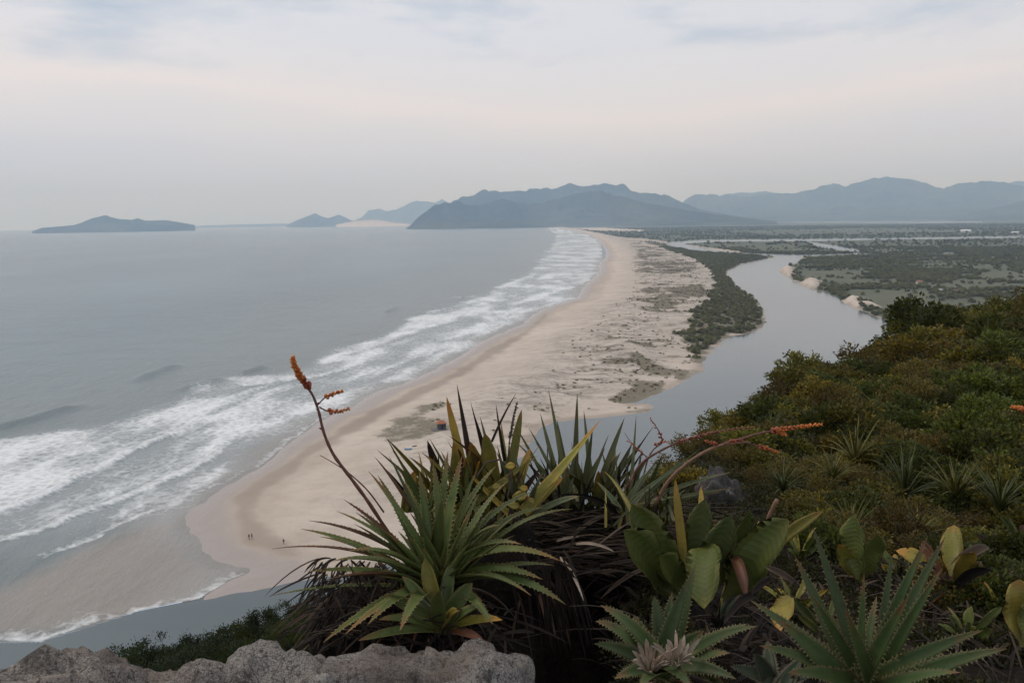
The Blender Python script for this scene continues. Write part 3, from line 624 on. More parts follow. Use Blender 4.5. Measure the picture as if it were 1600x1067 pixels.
# ------------------------------------------------------------------ granite boulders with lichen
def rock_material(name, a, b, dark):
    m = M(name); n = m.noise(9, detail=5); f = m.noise(210, detail=4, rough=.75); p = m.noise(3.5, detail=6, rough=.6); g = m.noise(60, detail=4, rough=.7)
    c = m.mix(m.rng(f, .40, .60), dark, a); cr_ = m.noise(5, detail=3, dist=1.5); c = m.mix(m.rng(m.math('ABSOLUTE', m.math('SUBTRACT', cr_, .5), 0), 0, .012, .7, 0), c, (0.03, 0.025, 0.02)); li = m.noise(14, detail=6, rough=.7); c = m.mix(m.rng(li, .58, .66, 0, .6), c, (0.46, 0.45, 0.40)); c = m.mix(m.rng(n, .5, .68, 0, .75), c, b); c = m.mix(m.rng(g, .53, .62, 0, .75), c, (0.035, 0.03, 0.028))
    c = m.mix(m.rng(p, .55, .64, 0, .55), c, (0.12, 0.085, 0.065)); q = m.noise(7, detail=7, rough=.68); c = m.mix(m.rng(q, .36, .46, .75, 0), c, (0.05, 0.045, 0.04))
    m.col(c).rough(.9, .3); m.bump(m.math('ADD', m.math('MULTIPLY', g, .6), f), .9, .012); return m.m
MAT_ROCK = rock_material('lichen_granite', (0.40, 0.375, 0.34), (0.36, 0.30, 0.245), (0.10, 0.085, 0.075))
MAT_ROCK2 = rock_material('weathered_granite', (0.40, 0.36, 0.32), (0.32, 0.26, 0.215), (0.11, 0.09, 0.08))
import bmesh
def boulder(label, px0, px1, ytop, d, ry, rz, mat, seed, sub=5, lump=.22):
    xc = (px0 + px1) / 2; top = pt(xc, ytop, d); sl = (top - EYE).length; rx = (px1 - px0) / 2 * sl / FPX
    bm = bmesh.new(); bmesh.ops.create_icosphere(bm, subdivisions=sub, radius=1)
    co = np.array([v.co[:] for v in bm.verts]); bm.verts.index_update(); F = [tuple(v.index for v in f.verts) for f in bm.faces]; bm.free()
    s1 = fbm(co[:, 0] * 1.7 + seed, co[:, 1] * 1.7 + co[:, 2] * 1.3, 4, seed); s2 = fbm(co[:, 0] * 5 + co[:, 2] * 4, co[:, 1] * 5 - co[:, 2] * 3, 5, seed + 3)
    k = np.sign(co) * np.abs(co) ** .78                                   # blocky rather than round
    V = k * (1 + lump * 2 * (s1 - .5) + (.42 if sub > 4 else .2) * (s2 - .5))[:, None] * [rx, ry, rz]
    o = obj('boulder', mesh_np('boulder', V, F, [mat])); o.location = top - Vector((0, 0, rz * .93)); o.rotation_euler.z = -math.atan2(top.x, top.y)
    return tag(o, label, 'boulder')
boulder('pale lichen-speckled granite boulder below the big spiny rosette', 615, 828, 1034, 2.22, .22, .24, MAT_ROCK, 3)
boulder('grey lichened granite boulder between the speckled boulder and the pinkish one', 430, 690, 1050, 2.27, .2, .24, MAT_ROCK, 12, lump=.3)
boulder('pinkish grey boulder with a rough crest beside the slope trees', 325, 520, 1056, 2.24, .2, .24, MAT_ROCK, 21, lump=.3)
boulder('brown weathered boulder with a rounded top overlooking the river mouth', 130, 360, 1062, 2.3, .2, .26, MAT_ROCK2, 33, lump=.3)
boulder('low dark brown boulder at the outer end of the rock row', -90, 190, 1076, 2.25, .2, .26, MAT_ROCK2, 45, lump=.3)
boulder('smooth grey rock outcrop among the shrubs behind the paddle-leaved plant', 1082, 1160, 748, 7.0, .3, .45, rock_material('grey_rock', (0.075, 0.072, 0.068), (0.085, 0.08, 0.072), (0.035, 0.034, 0.032)), 52, 5, .3)

# ------------------------------------------------------------------ leaves
VEIN = dict(paddle_leaf=.55, olive_strap_leaf=.2, dead_leaf=.4)
def leaf_material(name, base, mid, tip, rough=.5, vein=True, tipstart=.8):
    m = M(name); t = m.attr('t'); oi = m.n('ObjectInfo').outputs['Random']; n = m.noise(28, detail=5, rough=.65); f = m.noise(140, detail=2)
    c = m.mix(m.rng(t, .02, .35), base, mid); c = m.mix(m.rng(n, .45, .75, 0, .45), c, tuple(v * .55 for v in mid))
    tt = m.math('ADD', t, m.math('MULTIPLY', m.math('SUBTRACT', n, .5), .5)); tt = m.math('ADD', tt, m.math('MULTIPLY', m.math('SUBTRACT', oi, .5), .22))
    c = m.mix(m.rng(tt, tipstart, tipstart + .22), c, tip)
    vn = m.n('Math', operation='SINE'); m.l(m.math('ADD', m.math('MULTIPLY', t, 95), m.math('MULTIPLY', m.attr('edge'), 9)), vn.inputs[0]); c = m.mix(m.rng(vn.outputs[0], .2, 1, 0, VEIN.get(name, 0)), c, tuple(v * .62 for v in mid))
    c = m.mix(m.rng(m.attr('edge'), .70, 1.0, 0, .6), c, tuple(min(1, .5 * (v + u_) * 1.9 + .03) for v, u_ in zip(tip, mid)))
    sp = m.noise(75, detail=3, rough=.6); c = m.mix(m.math('MULTIPLY', m.rng(sp, .60, .66), m.rng(n, .4, .7, .2, .9)), c, (0.055, 0.032, 0.018)); dl = m.noise(9, detail=4); c = m.mix(m.rng(dl, .5, .72, 0, .5), c, tuple(v * 1.25 + .01 for v in (mid[0] * 1.5, mid[1] * 1.05, mid[2])))
    h = m.n('HueSaturation'); m.l(c, h.inputs['Color']); m.l(m.rng(oi, 0, 1, .65, 1.35), h.inputs['Value']); m.l(m.rng(m.noise(3), .3, .7, .485, .515), h.inputs['Hue'])
    m.col(h.outputs[0]).rough(rough, .25); m.bump(m.math('ADD', m.math('MULTIPLY', vn.outputs[0], VEIN.get(name, 0) * .5 + .08), f), .35, .002); return m.m
LM = dict(
    spiny=leaf_material('spiny_leaf', (0.108, 0.108, 0.028), (0.078, 0.106, 0.028), (0.17, 0.075, 0.028)),
    toothed=leaf_material('toothed_leaf', (0.062, 0.068, 0.018), (0.045, 0.070, 0.021), (0.13, 0.062, 0.026)),
    spinydark=leaf_material('dark_spiny_leaf', (0.045, 0.05, 0.02), (0.026, 0.042, 0.02), (0.09, 0.045, 0.028)),
    grey=leaf_material('grey_green_blade', (0.085, 0.088, 0.030), (0.085, 0.096, 0.036), (0.09, 0.05, 0.035)),
    olive=leaf_material('olive_strap_leaf', (0.100, 0.096, 0.018), (0.165, 0.152, 0.026), (0.28, 0.12, 0.022)),
    yellow=leaf_material('yellowing_strap_leaf', (0.10, 0.09, 0.018), (0.235, 0.175, 0.025), (0.28, 0.11, 0.02)),
    red=leaf_material('red_brown_leaf', (0.07, 0.042, 0.02), (0.105, 0.048, 0.022), (0.06, 0.03, 0.022)),
    dead=leaf_material('dead_leaf', (0.042, 0.030, 0.022), (0.066, 0.046, 0.032), (0.105, 0.078, 0.057), .9),
    darkdead=leaf_material('old_dead_leaf', (0.012, 0.009, 0.007), (0.022, 0.016, 0.012), (0.045, 0.033, 0.025), .9),
    paddle=leaf_material('paddle_leaf', (0.072, 0.072, 0.014), (0.058, 0.075, 0.014), (0.135, 0.105, 0.02), .55, tipstart=.95),
    light=leaf_material('light_green_leaf', (0.085, 0.09, 0.035), (0.085, 0.105, 0.05), (0.15, 0.095, 0.045)),
    straw=leaf_material('dry_straw', (0.22, 0.16, 0.11), (0.34, 0.27, 0.20), (0.42, 0.35, 0.28), .9),
    tuft=leaf_material('tuft_leaf', (0.045, 0.048, 0.012), (0.095, 0.095, 0.018), (0.15, 0.11, 0.025)),
    tuftg=leaf_material('green_tuft_leaf', (0.025, 0.034, 0.011), (0.052, 0.068, 0.017), (0.09, 0.08, 0.025)),
)
def wprof(kind, t):
    if kind == 'spine': return np.interp(t, [0, .06, .25, .6, .85, .96, 1], [.9, 1, .95, .66, .33, .12, .02])
    if kind == 'strap': return np.interp(t, [0, .1, .4, .75, .92, 1], [.6, .8, 1, .85, .45, .04])
    if kind == 'paddle': return np.interp(t, [0, .08, .25, .5, .75, .9, .97, 1], [.12, .22, .72, 1, .92, .6, .3, .05])
    return np.interp(t, [0, .3, .8, 1], [.8, 1, .6, .1])
def leaf_geo(P, hw, prof, side=None, face=None, chan=.3, teeth=0, tooth=.006, thick=.0022, wave=0, seed=0, twist=0):
    """a leaf of real thickness along centreline P; side = fixed cross direction, or face = direction its upper face looks"""
    P = np.asarray(P, float); n = len(P); T = np.gradient(P, axis=0); T /= np.linalg.norm(T, axis=1)[:, None] + 1e-12
    if face is not None: Sd = np.cross(T, np.asarray(face)[None, :])
    else: Sd = np.tile(np.asarray(side, float), (n, 1)); Sd = Sd - (Sd * T).sum(1)[:, None] * T
    Sd /= np.linalg.norm(Sd, axis=1)[:, None] + 1e-12; Nn = np.cross(Sd, T)
    t = np.linspace(0, 1, n)
    if twist:
        a = (twist * t)[:, None]; Sd, Nn = np.cos(a) * Sd + np.sin(a) * Nn, -np.sin(a) * Sd + np.cos(a) * Nn
    w_ = hw * wprof(prof, t); cs = np.array([-1, -.55, 0, .55, 1.]); wob = wave * np.sin(t * 11 + seed * 1.7) * w_ if wave else 0 * t
    top = P[:, None] + Sd[:, None] * (cs[None, :, None] * w_[:, None, None]) + Nn[:, None] * ((np.abs(cs) ** 1.7)[None, :, None] * chan * w_[:, None, None] + (np.array([1, .3, 0, -.3, -1])[None, :, None] * wob[:, None, None]))
    bot = top[:, 1:4] - Nn[:, None] * (thick * np.array([1, 1.4, 1])[None, :, None] * np.clip(w_ / hw, .15, 1)[:, None, None])
    V = np.concatenate([top, bot], 1); c = 8; F = []
    for i in range(n - 1):
        a, b = i * c, (i + 1) * c
        for j in range(4): F.append((a + j, a + j + 1, b + j + 1, b + j))
        F += [(a + 5, a, b, b + 5), (a + 6, a + 5, b + 5, b + 6), (a + 7, a + 6, b + 6, b + 7), (a + 4, a + 7, b + 7, b + 4)]
    V = V.reshape(-1, 3); tt = np.repeat(t, c); ed = np.tile([1, .4, 0, .4, 1, .4, 0, .4], n).astype(float)
    if teeth:
        r = np.random.default_rng(seed); L_ = []
        for sgn, j in ((-1, 0), (1, 4)):
            for k in range(teeth):
                u = (k + .5 + r.uniform(-.25, .25)) / teeth * .9 + .04; x = u * (n - 1); i = int(x); fr = x - i
                e0 = top[i, j] * (1 - fr) + top[i + 1, j] * fr; s_ = Sd[i] * sgn; q = tooth * (1.1 - .6 * u)
                L_.append((e0 - T[i] * q * .55 - s_ * q * .15, e0 + T[i] * q * .55 - s_ * q * .15, e0 + s_ * q + T[i] * q * .5))
        if L_:
            o = len(V); V = np.concatenate([V, np.array(L_).reshape(-1, 3)]); F += [(o + 3 * k, o + 3 * k + 1, o + 3 * k + 2) for k in range(len(L_))]
            tt = np.concatenate([tt, np.full(3 * len(L_), .7)]); ed = np.concatenate([ed, np.ones(3 * len(L_))])
    return V, F, tt, ed
def add_leaf(parent, P, hw, prof, mat, name='leaf', label=None, **k):
    o_ = np.array(parent.location) if parent is not None else np.zeros(3)
    V, F, t, e_ = leaf_geo(P, hw, prof, **k)
    o = obj(name, mesh_np(name, V - o_, F, [LM[mat]], dict(t=t, edge=e_)), parent)
    if label: o['label'] = label
    return o
def arc_leaf(base, tip, arch, n=13, lift=.5):
    b, t_ = np.array(base), np.array(tip); L_ = np.linalg.norm(t_ - b); c = b + (t_ - b) * lift + np.array([0, 0, arch * L_]); return curve(b, c, t_, n)
def side_of(base, tip):
    o = np.array(tip) - np.array(base); o[2] = 0; o /= np.linalg.norm(o) + 1e-9; return np.cross([0, 0, 1.], o) * -1.0
def face_cam(p, tilt=.0, yaw=.0):
    v = np.array(EYE) - np.array(p); v /= np.linalg.norm(v); v = v + np.array([yaw, 0, tilt]); return v / np.linalg.norm(v)
def pxw(px, d): return px * d * 1.12 / FPX / 2      # half width in metres of something px wide
#@@PART3
# ------------------------------------------------------------------ shrubs on the headland (built once per kind, copied)
SHRUB_KINDS = [
    ('shrub', 'shrub', 'rounded olive small-leaved shrub', foliage_mat('olive_shrub_leaves', (0.036, 0.037, 0.009), (0.130, 0.122, 0.028), (0.24, 0.20, 0.04)), 1.5, 1.0, 40, 42, .105, .036),
    ('shrub', 'shrub', 'dense dark green shrub', foliage_mat('dark_shrub_leaves', (0.020, 0.028, 0.007), (0.075, 0.088, 0.022), None), 1.5, 1.05, 42, 42, .11, .040),
    ('shrub', 'shrub', 'yellow-tipped shrub with pale young leaves', foliage_mat('yellow_shrub_leaves', (0.045, 0.038, 0.010), (0.165, 0.130, 0.026), (0.30, 0.22, 0.045)), 1.4, .9, 38, 42, .10, .035),
    ('shrub', 'shrub', 'brownish thin-leaved shrub showing its twigs', foliage_mat('brown_shrub_leaves', (0.042, 0.036, 0.013), (0.132, 0.108, 0.034), (0.19, 0.12, 0.035)), 1.3, 1.0, 40, 44, .095, .022),
    ('shrub', 'shrub', 'fresh green soft-leaved bush', foliage_mat('bright_shrub_leaves', (0.030, 0.040, 0.009), (0.100, 0.125, 0.026), (0.19, 0.19, 0.04)), 1.6, 1.1, 40, 42, .125, .036)]
_shr = []
for k, (nm, cat, lab, mt, w_, h_, nt_, per, ln, wd) in enumerate(SHRUB_KINDS):
    var = []
    for q in range(2):
        T, C, D = crown_points(nt_, per, w_, h_, 300 + 10 * k + q, .24, -.04)
        r_ = np.random.default_rng(k * 7 + q); V, F, v = leaf_cloud(C, D, ln * r_.uniform(.6, 1.25, len(C)), wd, .35, 40 + k)
        fm = mesh_np('foliage', V, F, [mt], dict(v=v), False)
        st = [tube(curve((0, 0, -.1), (t_[0] * .25, t_[1] * .25, t_[2] * .6), t_ * 1.02, 4), np.linspace(.016, .004, 4), 3) for t_ in T[::3]]
        sv, sf = merge(st); var.append((fm, mesh_np('stems', sv, sf, [MAT_BARK])))
    _shr.append(var)
def put_shrub(kind, loc, s, rz, label=None, group='shrubs covering the headland slope', tilt=0.0, where=None):
    nm, cat, lab = SHRUB_KINDS[kind][:3]; lab += ' ' + (where or 'on the headland slope'); fm, sm_ = _shr[kind][random.randrange(2)]
    t = thing(nm, label or lab, cat, loc, group, rz); t.scale = (s, s, s * random.uniform(.8, 1.15)); t.rotation_euler.x = tilt
    obj('foliage', fm, t); obj('stem', sm_, t)
    return t
MARKS = [(1120, 740, 'beside the grey rock outcrop'), (1160, 620, 'along the crest above the river bend'), (1260, 545, 'where the crest drops to the river'), (1390, 490, 'below the tallest crest bush'), (1440, 450, 'on the crest in front of the far meadow'),
         (1335, 730, 'around the brightest yellow tuft'), (1590, 640, 'around the lone orange flower tip'), (1285, 664, 'behind the orange tip of the tan stalk'), (1545, 545, 'around the long-leaved green tuft'), (1412, 800, 'around the long-bladed green tuft'),
         (1490, 860, 'close to the withered plant'), (1590, 470, 'on the high shoulder of the slope'), (1400, 600, 'in the middle of the slope'), (1490, 700, 'around the lone tuft among dark bushes'), (1222, 780, 'around the small tuft near the outcrop'), (1590, 760, 'above the dark tuft by curled leaves'), (1080, 680, 'under the reddish flower stalk')]
def hillside():
    pts = []; tries = 0
    while len(pts) < 300 and tries < 30000:
        tries += 1; px, py = random.uniform(985, 1690), random.uniform(430, 960)
        sp = 19 + 15 * (py - 440) / 400
        if any((px - a) ** 2 + ((py - b) * 1.35) ** 2 < sp * sp for a, b in pts): continue
        if py > 770 and px < 1260: continue
        if py > 880 and (px < 1480 or random.random() < .4): continue
        if 1075 < px < 1165 and 725 < py < 800: continue
        h = hit(px, py, 3.0 if py > 800 else 4.4)
        if h is None or h[1] > 75: continue
        loc, d = h; pts.append((px, py)); s = min(max(d * 66 / FPX / 1.5, .22), 1.9) * random.uniform(.75, 1.35)
        n_ = float(fbm(np.array([px / 90.]), np.array([py / 70.]), 3, 77)[0]); green = (px - 1000) / 600 * .5 + (py - 450) / 500 * .35
        u = n_ + random.uniform(-.13, .13)
        kind = 3 if u < .405 else 0 if u < .495 else 2 if u < .565 else 1 if u < .63 else 4
        if green > .5 and kind in (3,) and random.random() < .6: kind = 1
        if green < .52 and kind == 4: kind = random.choice((0, 3))
        if green < .40 and kind == 1 and random.random() < .5: kind = random.choice((0, 2))
        put_shrub(kind, loc - Vector((0, 0, .12 * s)), s, random.uniform(0, 6.28), where=min(MARKS, key=lambda q: (q[0] - px) ** 2 + (q[1] - py) ** 2)[2])
    print('shrubs', len(pts))
hillside()
# trees of the lower slope beside the river mouth
SLOPE = [(170, 1028), (205, 1030), (240, 1018), (262, 1012), (290, 1010), (318, 1000), (345, 1002), (362, 985), (385, 985), (405, 975), (425, 968), (445, 955), (470, 945), (200, 1040), (250, 1032), (300, 1024),
         (340, 1020), (380, 1008), (410, 998), (440, 985), (465, 975), (300, 1040), (350, 1038), (400, 1025), (440, 1012), (500, 950), (520, 970), (480, 1000)]
_crowns = []
for q in range(4):
    T, C, D = crown_points(46, 110, 1.5, 1.15, 900 + q, .17, -.02); V, F, v = leaf_cloud(C, D, np.random.default_rng(q).uniform(.028, .06, len(C)), .013, .35, q)
    mt = foliage_mat('slope_tree_leaves', *(((0.010, 0.016, 0.006), (0.032, 0.046, 0.015), None) if q < 3 else ((0.02, 0.03, 0.007), (0.06, 0.085, 0.018), (0.11, 0.12, 0.025))))
    sv, sf = merge([tube(curve((0, 0, -.5), (0, 0, .2), t_, 5), np.linspace(.03, .006, 5), 4) for t_ in T[::4]]); _crowns.append((mesh_np('crown', V, F, [mt], dict(v=v), False), mesh_np('trunk', sv, sf, [MAT_BARK])))
for k, (px, py) in enumerate(SLOPE):
    d = 46 - (1 if k < 13 else 6 + (k % 3) * 3); p = pt(px, py + 30, d); top = pt(px, py - 6, d).z; s_ = random.uniform(1.7, 2.7); br = k in (9, 20, 23, 25); where = 'at the skyline of the lower slope' if k < 13 else 'below the skyline of the lower slope'
    t_ = thing('slope_tree', ('fresh green tree ' if br else 'dark dense tree ') + where + ' above the river mouth', 'tree', (p.x, p.y, top - s_ * 1.05), 'trees on the lower slope', k * 1.7); t_.scale = (s_ * random.uniform(.9, 1.3), s_, s_)
    cm, tm = _crowns[3 if br else k % 3]; obj('crown', cm, t_); obj('trunk', tm, t_)

# small plants between the shrubs: uncountable undergrowth
def undergrowth():
    mu = foliage_mat('undergrowth_leaves', (0.012, 0.016, 0.007), (0.048, 0.050, 0.018), (0.09, 0.07, 0.025)); mg = foliage_mat('dry_grass_blades', (0.035, 0.03, 0.015), (0.10, 0.085, 0.04), None)
    pr = []
    for k in range(4):
        T, C, D = crown_points(16, 14, .5, .32, 700 + k, .4, -.2); V, F, v = leaf_cloud(C, D, .055, .017, .3, k)
        pr.append(bpy.data.objects.new('herb', mesh_np('herb', V, F, [mu], dict(v=v), False)))
    for k in range(2):
        n = 46; C = rng.normal(0, .05, (n, 3)) * [1, 1, 0]; D = rng.normal(0, .45, (n, 3)); D[:, 2] = np.abs(D[:, 2]) + .6
        V, F, v = leaf_cloud(C, D, rng.uniform(.15, .38, n), .005, .2, k); pr.append(bpy.data.objects.new('grass_tuft', mesh_np('grass_tuft', V, F, [mg], dict(v=v), False)))
    n = 7000; a = rng.uniform(R(-4), R(42), n); d = np.exp(rng.uniform(math.log(2.2), math.log(70), n)); a = np.where(d < 3.9, rng.uniform(R(9), R(40), n), a); cl = fbm(d * np.sin(a) * 2.2, d * np.cos(a) * 2.2, 3, 55)
    X, Y = d * np.sin(a), d * np.cos(a); ok = ~((d > 3.9) & (a < R(7)) & (d < 4.2)) & ((d > 5.5) | (cl > .52))
    a2 = rng.uniform(R(-36), R(-5), 2500); d2 = np.exp(rng.uniform(math.log(3.2), math.log(22), 2500)); X, Y = np.concatenate([X[ok], d2 * np.sin(a2)]), np.concatenate([Y[ok], d2 * np.cos(a2)])
    dd = np.concatenate([d[ok], d2]); k = len(X)
    scatter('undergrowth', np.column_stack([X, Y, head_z(X, Y) - .02]), np.clip(dd * .055, .3, 1.5) * rng.uniform(.7, 1.3, k), np.stack([rng.normal(0, .2, k), rng.normal(0, .2, k), rng.uniform(0, 6.28, k)], 1), pr,
            'low tangled herbs and dry grass between the shrubs', 'undergrowth')
undergrowth()

# spiky tufts among the shrubs
_tl = []
for k in range(3):
    P = curve((0, 0, 0), (.07 + .05 * k, 0, .22), (.26 + .07 * k, 0, .42 - .11 * k), 7); V, F, t, e_ = leaf_geo(P, .011, 'spine', side=(0, 1, 0), chan=.5, thick=.0015)
    _tl.append({m: mesh_np('leaf', V, F, [LM[m]], dict(t=t, edge=e_)) for m in ('tuft', 'tuftg')})
for px, py, wpx, m, lab in [(1335, 742, 105, 'tuft', 'yellow-green spiky tuft, brightest of the tufts on the slope'), (1300, 772, 80, 'tuft', 'olive-yellow spiky tuft just below the brightest tuft'), (1412, 800, 120, 'tuftg', 'green spiky tuft with long upright blades above the bare paddle leaf'),
                           (1492, 805, 105, 'tuft', 'yellowish spiky tuft beside the long-bladed green tuft'), (1222, 788, 85, 'tuftg', 'small green spiky tuft near the grey outcrop'), (1330, 845, 100, 'tuft', 'spiky tuft behind the round paddle leaf'),
                           (1545, 560, 90, 'tuft', 'long-leaved green tuft high on the slope'), (1490, 700, 70, 'tuft', 'lone spiky tuft among dark bushes'), (1370, 655, 60, 'tuft', 'pale dry spiky tuft in the middle of the slope'),
                           (1205, 690, 70, 'tuftg', 'green spiky tuft under the orange flower stalk'), (1560, 830, 110, 'tuftg', 'dark green tuft beside the curled dead leaves'), (1240, 600, 40, 'tuft', 'tiny spiky tuft near the slope crest'),
                           (1430, 850, 95, 'tuft', 'spiky tuft standing over the toothed rosette')]:
    h = hit(px, py, 3.2)
    if not h: continue
    loc, d = h; t_ = thing('spiky_tuft', lab, 'plant', loc + Vector((0, 0, .12 if d > 6 else .02)), 'spiky tufts on the slope'); s = wpx * d / FPX / .80; t_.scale = (s, s, s)
    for q in range(38):
        l = obj('leaf', _tl[random.randrange(3)][m], t_); l.rotation_euler = (random.gauss(0, .15), random.uniform(-.45, .3), q * 2.4 + random.uniform(-.2, .2)); z_ = random.uniform(.75, 1.25); l.scale = (z_, z_, z_)

# ------------------------------------------------------------------ the big spiny rosette on the ledge
CEN = pt(688, 930, 2.74); gz = hz(CEN.x, CEN.y); CEN.z = min(CEN.z, gz + .18)
ros = thing('spiny_bromeliad', 'large green rosette of narrow spiny-edged leaves rooted above the speckled boulder', 'plant', CEN)
TIPS = [(425, 857, -.05, 8, .10), (420, 931, -.10, 8, .02), (470, 826, .05, 13, .06), (482, 813, .1, 11, .08), (500, 838, -.05, 14, .08), (526, 798, .1, 12, .05), (537, 780, .15, 10, .04), (556, 800, .0, 14, .04), (576, 736, .1, 15, .02),
        (590, 742, .2, 13, .02), (608, 713, .0, 17, .02), (632, 750, .22, 15, .02), (655, 735, .2, 14, .02), (676, 722, .15, 16, .02), (700, 705, .2, 13, .03), (722, 712, .12, 14, .05), (745, 735, .1, 13, .08), (775, 728, .15, 13, .12),
        (793, 752, .2, 12, .12), (832, 768, .1, 13, .13), (852, 792, .2, 13, .16), (895, 795, .05, 14, .16), (876, 876, -.1, 18, .20), (866, 883, .0, 15, .12), (884, 944, -.22, 20, .17), (848, 905, -.15, 18, .15),
        (480, 893, -.1, 14, .06), (503, 908, -.18, 14, .06), (520, 876, -.22, 16, .1), (545, 860, -.25, 17, .12), (505, 1003, -.35, 14, .03), (540, 990, -.4, 15, .08), (575, 975, -.42, 17, .1), (600, 830, -.1, 18, .08), (640, 800, -.08, 18, .06), (690, 780, -.05, 17, .04),
        (735, 800, -.08, 16, .08), (780, 820, -.15, 16, .14), (815, 850, -.2, 17, .17), (770, 975, -.4, 18, .1), (830, 930, -.3, 18, .14), (625, 985, -.45, 18, .1)]
for k, (px, py, dd, wp, ar) in enumerate(TIPS):
    T = pt(px, py, 2.74 + dd); a_ = k * 2.4; B = CEN + Vector((math.cos(a_) * .025, math.sin(a_) * .025, random.uniform(-.02, .04)))
    red = px < 560 and py < 940
    add_leaf(ros, arc_leaf(B, T, ar * 1.25 + .09, 15, .45), pxw(wp, 2.74) * 1.45, 'spine', 'spiny' if not (red and k % 3 == 0) else 'red', side=side_of(B, T), chan=.55, teeth=26, tooth=.0095, thick=.003, seed=k, twist=random.uniform(-.35, .35))
for k in range(44):
    a_ = k * 2.399; L_ = random.uniform(.18, .42); o_ = Vector((math.cos(a_), math.sin(a_), random.uniform(.5, 1.7))).normalized() * L_; B = CEN + Vector((math.cos(a_), math.sin(a_), 0)) * .02
    add_leaf(ros, arc_leaf(B, B + o_, .14, 11), .017, 'spine', 'spiny', side=side_of(B, B + o_), chan=.55, teeth=16, tooth=.006, thick=.003, seed=k + 90)
def withered(parent, c, n, L0, w_, a0=0.0, a1=6.28):
    for k in range(n):
        a_ = random.uniform(a0, a1); L_ = L0 * random.uniform(.6, 1.1); o_ = Vector((math.cos(a_), math.sin(a_), 0)); B = c + o_ * .02 - Vector((0, 0, .02)); T = B + o_ * L_ * random.uniform(.6, 1) - Vector((0, 0, L_ * random.uniform(.1, .7)))
        add_leaf(parent, arc_leaf(B, T, random.uniform(.1, .5), 11), w_ * random.uniform(.5, 1), 'spine', random.choice(['dead', 'darkdead', 'dead', 'red', 'straw']), name='withered_leaf', side=side_of(B, T), chan=1.2, thick=.002, seed=k, teeth=10, tooth=.005, twist=random.uniform(-2.2, 2.2))
withered(ros, CEN, 26, .42, .013)
# short broad rosette in front
C2 = pt(692, 985, 2.52)
r2 = thing('broad_leaved_bromeliad', 'small bromeliad with short broad smooth leaves in front of the spiny rosette', 'plant', C2)
for k, (px, py, dd, wp, m, ti) in enumerate([(664, 872, .08, 26, 'olive', .1), (628, 900, .05, 18, 'spiny', .2), (738, 910, .0, 26, 'spiny', .4), (688, 922, -.1, 28, 'spiny', .4), (716, 954, -.16, 17, 'olive', .7), (600, 928, -.05, 20, 'spiny', .5),
                                         (758, 945, -.08, 17, 'spiny', .8), (592, 968, -.1, 16, 'spiny', .7), (706, 880, .12, 22, 'spiny', .1), (757, 1003, -.12, 15, 'red', .8), (642, 928, .02, 15, 'light', .3), (560, 1000, -.1, 13, 'spiny', .8), (785, 968, -.1, 15, 'olive', .8)]):
    T = pt(px, py, 2.52 + dd); add_leaf(r2, arc_leaf(C2, T, .12, 11, .5), pxw(wp, 2.55), 'strap', m, face=face_cam(C2, ti, random.uniform(-.5, .5)), chan=.7, thick=.003, seed=k, twist=random.uniform(-.5, .5))

def traced(name, label, base, leaves, d0, mat0='grey'):
    """a plant from traced leaves: (bx, by, tx, ty, width px, tip depth, arch, material, profile)"""
    C = pt(*base); t_ = thing(name, label, 'plant', C)
    for k, q in enumerate(leaves):
        bx, by, tx, ty, wp, dd, ar, m, pf = (list(q) + [None] * 9)[:9]
        B, T = pt(bx, by, d0), pt(tx, ty, d0 + (dd or 0)); m = m or mat0; pf = pf or 'spine'; ar = .05 if ar is None else ar
        dj = random.uniform(-.04, .04); B = pt(bx, by, d0 + dj); add_leaf(t_, arc_leaf(B, T, ar, 13), pxw(wp, d0) * (.72 if pf == 'strap' else .95), pf, m, face=face_cam(B, random.uniform(-.1, .5), random.uniform(-.6, .6)), chan=1.1 if m in ('dead', 'darkdead', 'red') else .4, thick=.003, seed=k, twist=random.uniform(-.6, .6), wave=.22 if pf == 'paddle' else 0,
                 teeth=14 if m in ('spiny', 'spinydark') else 0)
    return t_
